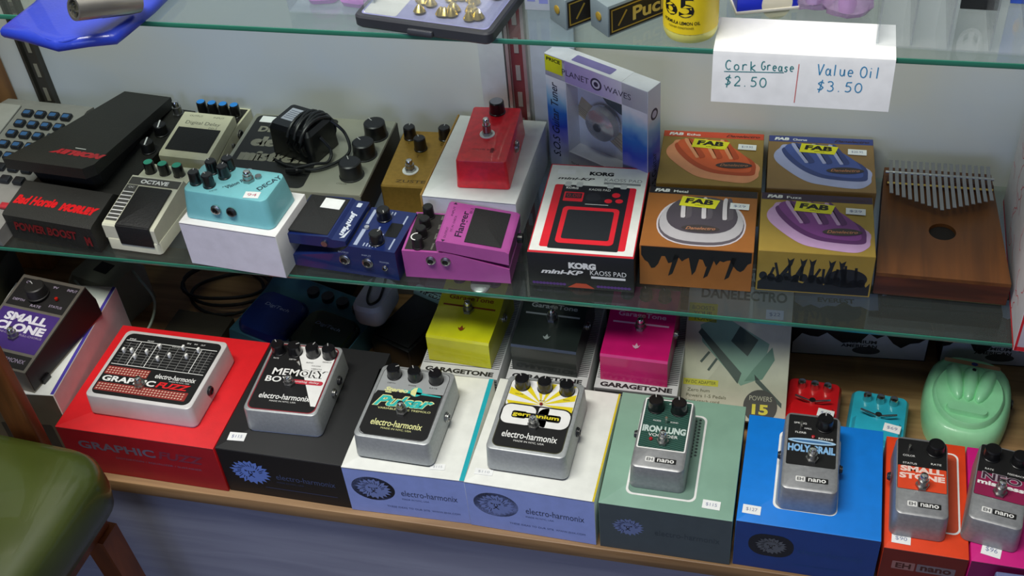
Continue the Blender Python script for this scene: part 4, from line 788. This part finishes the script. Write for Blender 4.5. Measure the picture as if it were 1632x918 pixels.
# FAB boxes
def fab(label, x, y, rz, bg, band, pc, lt, dk, name2, front_print=True, bw=127, bd=108, h=60, straight=False, price='$29', sideink='#1a1410'):
    o = thing('pedal_box', label, 'box', (x, y, S), rz, None)
    MB().box(-bw/2, bw/2, -bd/2, bd/2, 0, h, .8).build('box_body', mat(bg, .4, .3), o)
    Tz = top(h)
    decal(o, 'printed_top', mat(bg, .45, .25), [('R', -bw/2+.6, -bd/2+.6, bw/2-.6, bd/2-.6, 0)], Tz, 1)
    decal(o, 'title_band', mat(band, .5), [('R', -bw/2+.6, bd/2-13, bw/2-.6, bd/2-.6, 0)], Tz, 2)
    decal(o, 'title_lettering', INKW, [T('FAB', -bw/2+16, bd/2-7, 18, 6, 0, .06, .2), T(name2, -bw/2+38, bd/2-7.6, 17, 4.5, 0, .02)], Tz, 3)
    decal(o, 'script_lettering', mat('#3a2020', .5), [T('Danelectro', bw/2-26, bd/2-7.5, 42, 5, 0, .02, .5)], Tz, 3)
    sh = -10 if not straight else 0
    def el(cx, cy, rx, ry, tilt, fl=2.4, n=36, ymin=-999):
        out = []; t = math.radians(tilt)
        for i in range(n):
            a = 2*math.pi*i/n; c, s = math.cos(a), math.sin(a); q = (abs(c)**fl+abs(s)**fl)**(-1/fl); X, Y = c*q*rx*(1-.12*(1 if s > 0 else 0)*s), s*q*ry
            out.append((cx+X*math.cos(t)-Y*math.sin(t), max(ymin, cy+X*math.sin(t)+Y*math.cos(t))))
        return out
    if straight:
        decal(o, 'picture_base', mat(lt, .5), [('P', el(2, -8, 51, 43, 0, 2.6, ymin=-bd/2+1))], Tz, 3)
        decal(o, 'picture_rim', mat(dk, .5), [('P', el(2, -9, 49, 40, 0, 2.6, ymin=-bd/2+6))], Tz, 4); decal(o, 'picture_rim', mat('#b8b4b8', .5), [('P', el(2, -6, 48, 38, 0, 2.6))], Tz, 5)
        decal(o, 'picture_top', mat(pc, .4), [('P', el(2, 5, 41, 34, 0, 2.5))], Tz, 6)
        ridges = [(-22, 0), (2, 0), (26, 0)]; ybot, ytop = 2, 34
    else:
        decal(o, 'picture_base', mat(lt, .5), [('S', [(-50, 26), (-56, 10), (-48, -8), (-20, -36), (4, -44), (40, -48), (54, -40), (58, -28), (50, -4), (-34, 34)])], Tz, 3)
        decal(o, 'picture_rim', mat(dk, .5), [('S', [(-42, 30), (-44, 14), (-26, -12), (-4, -28), (20, -33), (48, -33), (54, -24), (48, 0), (0, 32)])], Tz, 4)
        decal(o, 'picture_top', mat(pc, .4), [('S', [(-42, 32), (-40, 20), (-22, -6), (0, -22), (22, -27), (44, -27), (49, -18), (42, 4), (20, 28), (10, 36), (-30, 38)])], Tz, 5)
        ridges = [(-24, 10), (-2, 8), (18, 8)]; ybot, ytop = 2, 34
    sh_ = []; s2 = []
    for xx, lean in ridges:
        a, c = (xx-lean, ytop), (xx+lean*.4, ybot)
        sh_.append(('S', [(a[0]-1, a[1]), (a[0]+4, a[1]+2), (a[0]*.35+c[0]*.65+5, a[1]*.35+c[1]*.65), (c[0]+5, c[1]-2), (c[0]+1.5, c[1]-4), (c[0]-.5, c[1])]))
        s2.append(('S', [(a[0]+4, a[1]+1), (a[0]+9, a[1]+1), (c[0]+12, c[1]+2), (c[0]+8, c[1]-4), (c[0]+5, c[1]-2)]))
    decal(o, 'picture_highlight', mat('#d8d0d4' if straight else lt, .4), sh_, Tz, 7); decal(o, 'picture_shadow', mat(dk, .5), s2, Tz, 7)
    ex, ey = (2, -20) if straight else (28, -14)
    decal(o, 'picture_badge', mat('#3c3434', .5), [('P', el(ex, ey, 22, 6.5, 0 if straight else 3, 2))], Tz, 8); decal(o, 'badge_script', mat('#c08058', .5), [T('Danelectro', ex, ey, 34, 5, 2, .01, .4)], Tz, 9)
    decal(o, 'yellow_label', mat('#e6e020', .5), [('P', [(-26, 20), (16, 17), (21, 33), (-23, 38)])], TR(0, 0, h, rz=0), 9); decal(o, 'label_lettering', INKB, [T('FAB', -3, 29, 33, 9.5, -4, .05, .1), T('effect', -2, 22, 12, 1.8, -4)], Tz, 10)
    sticker(o, Tz, bw/2-20, 24, 22, 11, -2, price, 9)
    if front_print:
        rnd = random.Random(len(name2)); Fz = front(-bd/2)
        decal(o, 'printed_front', mat(bg, .45, .25), [('R', -bw/2+.6, .6, bw/2-.6, h-.6, 0)], Fz, 1)
        crowd = []
        if straight:
            pts = [(-bw/2+2, h-1)]
            for i in range(33): pts.append((-bw/2+2+(bw-4)*i/32, h-14-14*abs(math.sin(i*.9))*rnd.random()-(14 if i in (3, 4, 28, 29) else 0)-(20 if i in (15, 16) else 0)))
            pts.append((bw/2-2, h-1)); crowd.append(('P', pts)); 
            for i in (10, 20, 26): crowd.append(('P', [(-bw/2+4*i, h-10), (-bw/2+4*i+6, h-10), (-bw/2+4*i-2, h-40), (-bw/2+4*i-7, h-44)]))
        else:
            pts = [(-bw/2+2, 2)]
            for i in range(33): pts.append((-bw/2+2+(bw-4)*i/32, 12+10*abs(math.sin(i*.5))+7*rnd.random()))
            pts.append((bw/2-2, 2)); crowd.append(('P', pts))
            for xx, ln in ((-40, 12), (-22, 8), (-4, 0), (12, 5), (34, -6)): crowd.append(('P', [(xx-3, 16), (xx+4, 16), (xx+ln+3, 42), (xx+ln+5, 52), (xx+ln, 48), (xx+ln-3, 52), (xx+ln-1, 42)]))
            crowd.append(('C', 36, 26, 22, 14)); crowd += [('C', xx, 18+6*rnd.random(), 4.5, 6) for xx in range(-56, 58, 9)]; crowd += [('L', xx, 18, xx+rnd.uniform(-6, 8), 36+rnd.uniform(0, 12), 3) for xx in range(-50, 56, 12)]
        decal(o, 'crowd_print', mat(sideink, .5), crowd, Fz, 2)
    return o
fab('orange-picture pedal box at the back, nearest the tuner box', -.0845, 1.1945, 2, '#a08240', '#c8482a', '#e0602c', '#f0a070', '#c04c20', 'Echo', False, 125, 110, price='$19.95')
fab('blue-picture pedal box at the back beside the thumb piano', .0465, 1.199, 2, '#94764a', '#3a4684', '#44589e', '#a8aed4', '#35447c', 'Chorus', False, 126, 108, price='$20.95')
fab('grey-picture pedal box with copper card in the front row', -.086, 1.0765, 1.5, '#a8682c', '#1a1416', '#4a424c', '#cfc6cc', '#5c545c', 'Metal', True, 128, 110, straight=True, sideink='#0c0c10')
fab('purple-picture pedal box with gold card and crowd print in the front row', .0455, 1.083, 2, '#a88c3c', '#33203c', '#7c3a86', '#c09ac4', '#5c2866', 'Fuzz', True, 127, 106, sideink='#16181c')
# kalimba
kz = .034
o = thing('thumb_piano', 'wooden thumb piano with steel tines and round sound hole', 'kalimba', (.1855, 1.136, S), -.3)
kw = wood('#55300f', '#6c3f16', .45, (30, 3, 30), 'kalimba_wood'); kd = wood('#3a1a0c', '#5c2c14', .45, (4, 40, 40), 'kalimba_side')
def trap(z, e=0): return [(-71+e, -99+e), (71-e, -99+e), (62-e, 99-e), (-62+e, 99-e)]
MB().rings([[(x, y, 0) for x, y in trap(0, 2)], [(x, y, 3) for x, y in trap(0)], [(x, y, 29) for x, y in trap(0)]]).build('body', kd, o)
# soundboard with a hole
hx, hy, hr = 2, -18, 15
outer = []
for i in range(48):
    a = 2*math.pi*i/48; dx, dy = math.cos(a), math.sin(a); best = 1e9; T_ = trap(0)
    for k in range(len(T_)):
        x1, y1 = T_[k]; x2, y2 = T_[(k+1) % len(T_)]; ex, ey = x2-x1, y2-y1; den = dx*ey-dy*ex
        if abs(den) < 1e-9: continue
        t = ((x1-hx)*ey-(y1-hy)*ex)/den; s_ = ((x1-hx)*dy-(y1-hy)*dx)/den
        if t > 0 and -1e-6 <= s_ <= 1+1e-6: best = min(best, t)
    outer.append((hx+dx*best, hy+dy*best))
for cx_, cy_ in trap(0):
    k = min(range(48), key=lambda i: (outer[i][0]-cx_)**2+(outer[i][1]-cy_)**2); outer[k] = (cx_, cy_)
inner = [(hx+hr*math.cos(2*math.pi*i/48), hy+hr*math.sin(2*math.pi*i/48)) for i in range(48)]
b = MB(); vs = [(x, y, 29.1) for x, y in outer]+[(x, y, 34) for x, y in outer]+[(x, y, 34) for x, y in inner]+[(x, y, 29.1) for x, y in inner]
b.add(vs, [[i+48*j, (i+1) % 48+48*j, (i+1) % 48+48*(j+1), i+48*(j+1)] for j in range(3) for i in range(48)]); b.build('soundboard', kw, o)
decal(o, 'sound_hole_shade', mat('#120904', .8), [('C', hx, hy, hr, hr)], top(29.0), 1)  # near-black disc paints the shade inside the shallow hole
b = MB(); b.box(-60, 62, 62, 70, 34, 41, 1); b.build('bridge', kd, o)
MB().tube([(-62, 76, 44), (62, 76, 44)], 2, 10).build('pressure_bar', STEEL, o); MB().tube([(-60, 56, 43), (60, 56, 43)], 1.4, 8).build('gold_bar', mat('#c8a850', .3, .8), o, label='thin brass bar')
for i in range(17):
    xx = -56+i*7; L = 22+26*(1-abs(i-8)/8.); 
    MB().rings([[(xx-2.1, y, z), (xx+2.1, y, z), (xx+2.1, y, z+.9), (xx-2.1, y, z+.9)] for y, z in [(96, 47), (70, 44), (56, 44.6), (50-L, 48+L*.02)]]).build('tine', mat('#a0a0a0', .28, .9), o)
# red / white box at far right
P0 = at(1618, 562, S1); P1 = at(1602, 345, S1)
o = thing('white_red_box', 'white box with red floral print standing at the near end of the mid shelf', 'box', (P0.x+.06, (P0.y+1.225)/2, S), -2)
dd_ = (1.225-P0.y)*1000
MB().box(-58, 58, -dd_/2, dd_/2, 0, 250, 1).build('box_body', mat('#dcd6d6', .5), o)
LP = left(-58); rnd = random.Random(3); sh = []
for k in range(46):
    x_ = rnd.uniform(-dd_/2+12, dd_/2-12); y_ = rnd.uniform(20, 236); a = rnd.uniform(0, 6.28)
    for j in range(5):
        x2, y2 = x_+7*math.cos(a), y_+7*math.sin(a); sh.append(('L', x_, y_, x2, y2, 1.1)); x_, y_ = x2, y2; a += rnd.uniform(-.9, 1.1)
sh = [s for s in sh if abs(s[1]) < dd_/2-4 and abs(s[3]) < dd_/2-4 and s[2] < 246 and s[4] < 246]
decal(o, 'red_print', mat('#d04048', .5), sh, LP, 1); decal(o, 'red_border', mat('#d81824', .5), [('R', -dd_/2+1, 1, dd_/2-1, 6, 0)], LP, 1)
decal(o, 'red_border', mat('#d01c26', .5), [('R', -57, 1, 57, 7, 0), ('R', -57.5, 1, -55, 249, 0)], front(-dd_/2), 1)
# ------------------------------------------------------------------ TOP SHELF
Z2 = S2+.0002
o = thing('vinyl_pouch', 'glossy blue vinyl pouch hanging over the edge of the upper shelf', 'pouch', (-.728, .99, Z2), 0)
bm_ = mat('#2c42bc', .33, coat=.4, bump=.2, scale=30)
outl = [(-72, -58), (-40, -66), (5, -80), (34, -68), (62, -60), (66, -40), (74, 6), (78, 60), (70, 92), (-60, 92), (-66, 40), (-64, -4)]
def sc(k, z): return [(x*k, 5+(y-5)*k, z+(0 if y > -50 else 0)) for x, y in outl]
MB().rings([sc(.98, 0.2), sc(1, 3.5), sc(.995, 8), sc(.96, 11.5), sc(.86, 13)]).build('body', bm_, o, 60)
MB().tube(spline([(-64, -50, 10), (-34, -60, 11), (5, -75, 10), (34, -62, 11), (59, -55, 10)]), 1.6, 8).build('seam', bm_, o)
o = thing('microphone', 'silver microphone lying on the blue pouch, socket end forward', 'microphone', (at(117, 14, S2+.05).x, at(117, 14, S2+.05).y, Z2+.0135), 0)
MM = TR(0, 0, 36, rx=-109) @ I4
Rz = Matrix.Rotation(math.radians(-28), 4, 'Z')
b = MB(); b.lathe([(9, 3), (9, 0), (11.5, 0), (12, 2), (12, 28), (12.4, 30), (12.4, 60), (11.5, 72)], Rz @ MM @ Matrix.Translation((0, 0, 0)), 28); b.build('body', mat('#a8a49c', .3, .8), o)
MB().lathe([(9.2, 2), (.1, 2.1)], Rz @ MM, 24).build('socket', mat('#3a3a2e', .5), o)
b = MB()
for a in (30, 150, 270): b.lathe([(1.4, -1), (1.4, 2)], Rz @ MM @ Matrix.Translation((4.5*math.cos(math.radians(a)), 4.5*math.sin(math.radians(a)), 0)), 8)
b.build('pins', CHROME, o)
CL = clear('#e8f0f4', .14, .05, 'clear_plastic')
def openbox(w, d, h, t=1.5):
    b = MB(); b.box(-w/2, w/2, -d/2, d/2, 0, t); b.box(-w/2, w/2, -d/2, -d/2+t, t, h); b.box(-w/2, w/2, d/2-t, d/2, t, h); b.box(-w/2, -w/2+t, -d/2+t, d/2-t, t, h); b.box(w/2-t, w/2, -d/2+t, d/2-t, t, h); return b
o = thing('clear_tray', 'clear plastic tray of pink packets beside the dark hinged case', 'tray', (-.462, 1.065, Z2), 0)
openbox(96, 110, 40).build('tray_body', CL, o)
pk = mat('#d47cd0', .4)
for i, (x_, y_, a) in enumerate(((-18, -28, 12), (20, -32, -10), (-10, 4, 40), (24, 10, -25))):
    t_ = thing('pink_packet', ('pink packet in the clear tray, front corner nearest the pouch', 'pink packet in the clear tray, front corner nearest the dark case', 'pink packet in the clear tray, rear one nearest the pouch', 'pink packet in the clear tray, rear one nearest the dark case')[i], 'packet', (-.462+x_*.001, 1.065+y_*.001, Z2+.002), a, 'pink packets in the clear tray')
    MB().loft([(0, 30, 22, 8), (5, 34, 26, 10), (12, 28, 20, 8), (16, 16, 10, 4)]).build('wrapper', pk, t_)
o = thing('hinged_case', 'dark grey flat case with clear lid full of gold parts, overhanging the upper shelf', 'case', (-.344, 1.052, Z2), -9)
w, d = 150, 158
MB().loft([(0, w-6, d-6, 6), (3, w, d, 8), (12, w, d, 8), (14, w-3, d-3, 7)]).build('tray', mat('#34363c', .45), o)
decal(o, 'lining', mat('#8a8cb8', .6), [('R', -w/2+6, -d/2+6, w/2-6, d/2-6, 5)], top(14), 1); decal(o, 'lining_card', mat('#d8d8cc', .6), [('R', -w/2+8, -d/2+8, -30, d/2-8, 3)], top(14), 2)
MB().loft([(14.3, w-14, d-14, 8), (30, w-16, d-16, 8), (33, w-22, d-22, 6)], TR()).build('clear_lid', clear('#f0f4f8', .1, .05), o)
rnd = random.Random(9)
for i in range(30):
    x_, y_ = rnd.uniform(-26, 56), rnd.uniform(-60, 20)
    t_ = MB().lathe([(4, 0), (6.5, 2), (4, 6), (1.5, 9)], TR(x_, y_, 14.6, rx=rnd.uniform(-12, 12)), 12).build('gold_fitting', mat('#c8b468', .25, .85), o)
MB().box(-14, 14, -d/2-4, -d/2+1, 2, 9, 2).build('latch', mat('#3c3e44', .4), o)
def puck(label, x, y, rz):
    o = thing('instrument_case', label, 'case', (x, y, Z2), rz)
    MB().box(-15, 15, 0, 95, 0, 33, 1).build('case_body', mat('#7b8a8e', .5), o)
    dk = mat('#1e1a14', .5); gd_ = mat('#b89a3c', .4, .4); RPz = right(15)
    decal(o, 'label_panel', dk, [('R', 2, 2, 92, 30, 0)], RPz, 1)
    decal(o, 'label_border', gd_, [('R', 4, 4, 90, 5.4, 0), ('R', 4, 26.6, 90, 28, 0), ('R', 4, 5, 5.4, 27, 0), ('R', 88.6, 5, 90, 27, 0), ('L', 12, 9, 22, 23, 2)], RPz, 2)
    decal(o, 'label_lettering', mat('#d8c060', .4, .3), [T('Puck', 52, 16, 46, 15, 0, .03)], RPz, 2)
    MB().lathe([(4.4, 0), (4.4, 1), (3, 1.6), (.1, 1.8)], TR(0, 0, 17, rx=90), 20).build('snap', gd_, o)
    return o
puck('grey oblong case with black and gold label nearest the yellow bottle', -.1835, 1.0, -46); puck('second grey oblong case, half behind the one beside the yellow bottle', -.226, 1.009, -46)
o = thing('oil_bottle', 'yellow bottle of lemon oil with black numerals on the upper shelf', 'bottle', (-.0965, 1.007, Z2), 0)
MB().lathe([(20, 0), (24, 2), (26, 7), (26, 13), (26, 78), (24, 88), (14, 98), (10, 102), (10, 112)], I4, 40).build('bottle_body', mat('#f2ec7c', .3, coat=.2), o, 40)
MB().lathe([(12, 104), (12, 124), (10, 126)], I4, 24).build('cap', mat('#e8e8e0', .4), o)
# wrap label
lb = MB(); n = 30
lb.rings([[(26.3*math.cos(a), 26.3*math.sin(a), z) for a in [2*math.pi*i/n for i in range(n)]] for z in (12, 76)], cap0=False, cap1=False); lb.build('wrap_label', mat('#f6d820', .4), o, 60)
def wrap(pts_m, name, shapes, base_ang, z0):
    vs_all = MB()
    for s in shapes:
        vs, fs = textmesh(s[0], s[5], 0); lst = []
        for x, y in vs:
            X = s[1]+x*s[3]; Y = s[2]+y*s[4]; a = math.radians(base_ang)+X/26.5; lst.append((26.5*math.cos(a), 26.5*math.sin(a), z0+Y))
        vs_all.add(lst, fs)
    vs_all.build(name, pts_m, o, 60)
wrap(INKB, 'numerals', [('65', -7, 29, 32, 22, .02), ('FORMULA LEMON OIL', -4, 12, 38, 3.4, .02), ('CLEANER CONDITIONER', -4, 7, 26, 2, 0)], -97, 12)
# blue box
o = thing('blue_card_box', 'royal blue and cream box standing behind the folded price sign', 'box', (-.036, 1.073, Z2), 16)
MB().box(-28, 34, -24, 24, 0, 3, .5).build('base_rim', mat('#e4e0d0', .6), o)
MB().box(-27, 33, -23, 23, 3, 50, .8).build('box_body', mat('#1530d8', .4), o); decal(o, 'cream_shape', mat('#ece4c8', .5), [('C', 12, 8, 15, 17)], front(-23), 1)
# pink bags
for i, (px, py, lab) in enumerate(((1296, 14, 'crumpled lilac plastic bag beside the blue and cream box'), (1350, 28, 'lilac plastic bag with red print behind the folded price sign'))):
    q = at(px, py, S2+.01); o = thing('plastic_bag', lab, 'bag', (q.x, q.y+.03, Z2), (20, -10)[i])
    rr = random.Random(i); rg = []
    for z, k in ((.3, .9), (6, 1), (16, .92), (26, .7), (34, .35)):
        rg.append([((23+rr.uniform(-3, 3))*k*math.cos(a), (17+rr.uniform(-3, 3))*k*math.sin(a), z+rr.uniform(0, 2) if z > 1 else z) for a in [2*math.pi*j/18 for j in range(18)]])
    MB().rings(rg).build('bag_film', clear('#d0b4d8', .3, .15, 'bag_film'), o, 20)
    if i: decal(o, 'red_lettering', mat('#d82838', .5), [T('VALVE', 0, 0, 22, 4)], TR(0, -12, 27, rx=30), 1)
    MB().lathe([(8, 0), (9, 8), (7, 14)], TR(0, 0, 1), 16).build('contents', mat('#b890c0', .4), o)
# acrylic rack with cards
o = thing('acrylic_rack', 'clear acrylic display rack on the upper shelf holding two small cards', 'rack', (.15, 1.07, Z2), -2)
b = MB()
for x_ in (-72, -42, -10, 26, 58, 88): b.box(x_-1, x_+1, -74, 60, 2, 60)
b.box(-73, 89, -76, 62, 0, 2); b.build('dividers', clear('#eef2f4', .10, .03), o)
for x_, y_, c1, nm, lb_ in ((.1665, 1.068, '#181a1c', 'logo_card', 'black card with round white emblem standing in the acrylic rack'), (.2125, 1.082, '#3a62d0', 'picture_card', 'blue card with orange shape standing in the acrylic rack')):
    o = thing(nm, lb_, 'card', (x_, y_, Z2+.0022), -2); MB().box(-15, 15, 0, 5, 0, 60, .4).build('card', mat(c1, .5), o)
    if nm == 'logo_card': decal(o, 'emblem', mat('#e4e4dc', .5), [('C', 0, 36, 12, 17)], front(0), 1); decal(o, 'emblem_marks', mat('#181a1c', .5), [('P', [(-6, 34), (-2, 30), (-3, 24), (-7, 28)]), ('P', [(2, 30), (6, 36), (7, 28), (3, 23)])], front(0), 2)
    else: decal(o, 'orange_shape', mat('#c8703c', .5), [('C', -3, 22, 5, 8)], front(0), 1)
o = thing('striped_carton', 'white carton with violet stripes beside the grey oblong cases', 'box', (-.248, 1.035, Z2), 0)
MB().box(-17, 17, 0, 40, 0, 90, 1).build('box_body', mat('#c4cad4', .5), o); decal(o, 'stripes', mat('#7f86c4', .5), [('R', -14, 10, -6, 88, 0), ('R', -2, 8, 7, 88, 0)], front(0), 1)
# folded sign
o = thing('price_sign', 'folded white paper sign with handwritten prices hanging over the upper shelf edge', 'sign', (.0105, .976, S2+.0004), -.2)
w = 164
prof = [(58, 1.2), (20, .6), (2, .5), (-1.6, 0), (-2.6, -4), (-7, -52)]
b = MB()
def pr(off, sx):
    out = []
    for i, (y, z) in enumerate(prof):
        a = prof[max(i-1, 0)]; c = prof[min(i+1, len(prof)-1)]; t = Vector((c[0]-a[0], c[1]-a[1])).normalized(); out.append((sx, y+t.y*off, z-t.x*off))
    return out
ring = lambda sx: pr(0, sx)+pr(.5, sx)[::-1]
b.rings([ring(-w/2), ring(0), ring(w/2)]); b.build('paper', mat('#f2f3f1', .7), o, 40)
FS = TR(0, -5.6, -30, rx=84.8)
teal_ = mat('#3f8a8c', .6); blue_ = mat('#3f92c0', .6)
ARC = lambda cx, cy, rx, ry, a0, a1, n=10: [(cx+rx*math.cos(math.radians(a0+(a1-a0)*i/n)), cy+ry*math.sin(math.radians(a0+(a1-a0)*i/n))) for i in range(n+1)]
PEN = {'C': [ARC(.5, .5, .45, .5, 50, 310)], 'o': [ARC(.45, .3, .35, .3, 90, 450)], 'r': [[(.15, .6), (.15, 0)], ARC(.5, .35, .35, .27, 170, 50)], 'k': [[(.1, 1), (.15, 0)], [(.75, .65), (.15, .3), (.8, 0)]],
 'G': [ARC(.5, .5, .45, .5, 60, 330)+[(.9, .45), (.55, .45)]], 'e': [[(.1, .3), (.8, .32)]+ARC(.45, .3, .36, .3, 5, 310)], 'a': [ARC(.4, .3, .32, .3, 60, 400), [(.75, .6), (.78, .05), (.95, 0)]], 's': [[(.75, .55), (.4, .62), (.15, .45), (.7, .22), (.5, 0), (.1, .05)]],
 '$': [[(.85, .8), (.5, .92), (.15, .72), (.8, .35), (.5, .08), (.1, .15)], [(.65, 1.12), (.3, -.2)]], '2': [ARC(.45, .72, .34, .27, 160, -30)+[(.1, 0), (.9, .03)]], '.': [[(.3, .03), (.42, 0)]], '5': [[(.9, .98), (.3, .95), (.2, .55)]+ARC(.4, .3, .42, .3, 90, -130)], '0': [ARC(.5, .48, .42, .48, 90, 450)],
 'V': [[(.05, 1), (.4, 0), (.95, 1.02)]], 'l': [[(.3, 1), (.25, 0)]], 'u': [[(.1, .6)]+ARC(.42, .25, .3, .25, 180, 350)+[(.75, .6), (.8, 0)]], 'O': [ARC(.5, .5, .45, .5, 90, 450)], 'i': [[(.3, .6), (.28, 0)], [(.3, .82), (.34, .88)]], '3': [ARC(.4, .75, .35, .24, 150, -80, 8)+ARC(.4, .26, .42, .28, 80, -140, 8)], ' ': []}
def scribble(st, x, y, h, adv, wd=1.05, drift=0.):
    out = []; rn = random.Random(len(st))
    for ch in st:
        wch = adv*(.75 if ch in 'li.' else 1)*(.8 if ch == ' ' else 1); dy = rn.uniform(-.5, .5)
        for ln in PEN[ch]:
            pp = [(x+a*wch*.8, y+b_*h+dy) for a, b_ in ln]
            for p0, p1 in zip(pp, pp[1:]):
                if math.hypot(p1[0]-p0[0], p1[1]-p0[1]) > .05: out.append(('L', *p0, *p1, wd))
        x += wch; y += drift
    return out
decal(o, 'handwriting', teal_, scribble('Cork', -70, 13, 9.5, 7.6)+scribble('Grease', -37, 14, 8.5, 5.2)+[('L', -71, 10.5, -16, 12.5, .8)]+scribble('$2.50', -70, -4, 10, 8.6), FS, 1)
decal(o, 'handwriting', blue_, scribble('Value', 14, 12, 11, 7.2)+scribble('Oil', 52, 12, 11, 8)+scribble('$3.50', 15, -4, 10, 9), FS, 1)
decal(o, 'red_line', mat('#d0625a', .6), [('L', -3, 22, -4, -18, .8)], FS, 1)
# ------------------------------------------------------------------ chair
grn = mat('#3d4719', .32, grain=.12, scale=12, coat=.35, bump=.1)
chw = wood('#5a2c12', '#84461e', .4, (20, 20, 3), 'chair_wood')
c0 = at(140, 728, .12); cx0, cy0 = c0.x, c0.y
o = thing('chair', 'green vinyl seated chair with dark wooden frame in the near corner', 'chair', (cx0-.222, cy0-.196, -.384), -4)
lv = []
for z, e, r in ((438, -4, 30), (446, 4, 40), (470, 8, 46), (500, 7, 48), (514, 0, 46), (521, -16, 40), (526, -60, 30), (528, -150, 20)):
    lv.append((z, 470+2*e, 420+2*e, r))
MB().loft(lv, q=8).build('seat', grn, o, 60)
MB().box(-215, 215, -190, 190, 400, 437, 3).build('seat_rail', chw, o)
for sx, sy in ((1, 1), (1, -1), (-1, 1), (-1, -1)):
    MB().rings([[(sx*205+sx*k[0]+a*k[2], sy*178+sy*k[1]+b_*k[2], z) for a, b_ in ((-16, -16), (16, -16), (16, 16), (-16, 16))] for z, k in ((-16, (16, 10, .8)), (400, (0, 0, 1.)))]).build('leg', chw, o)
for sx in (-1, 1):
    MB().box(sx*112-20, sx*112+20, 221, 237, 400, 900, 4).build('back_post', chw, o)
MB().box(-150, 150, 216, 240, 800, 900, 6).build('backrest', chw, o)
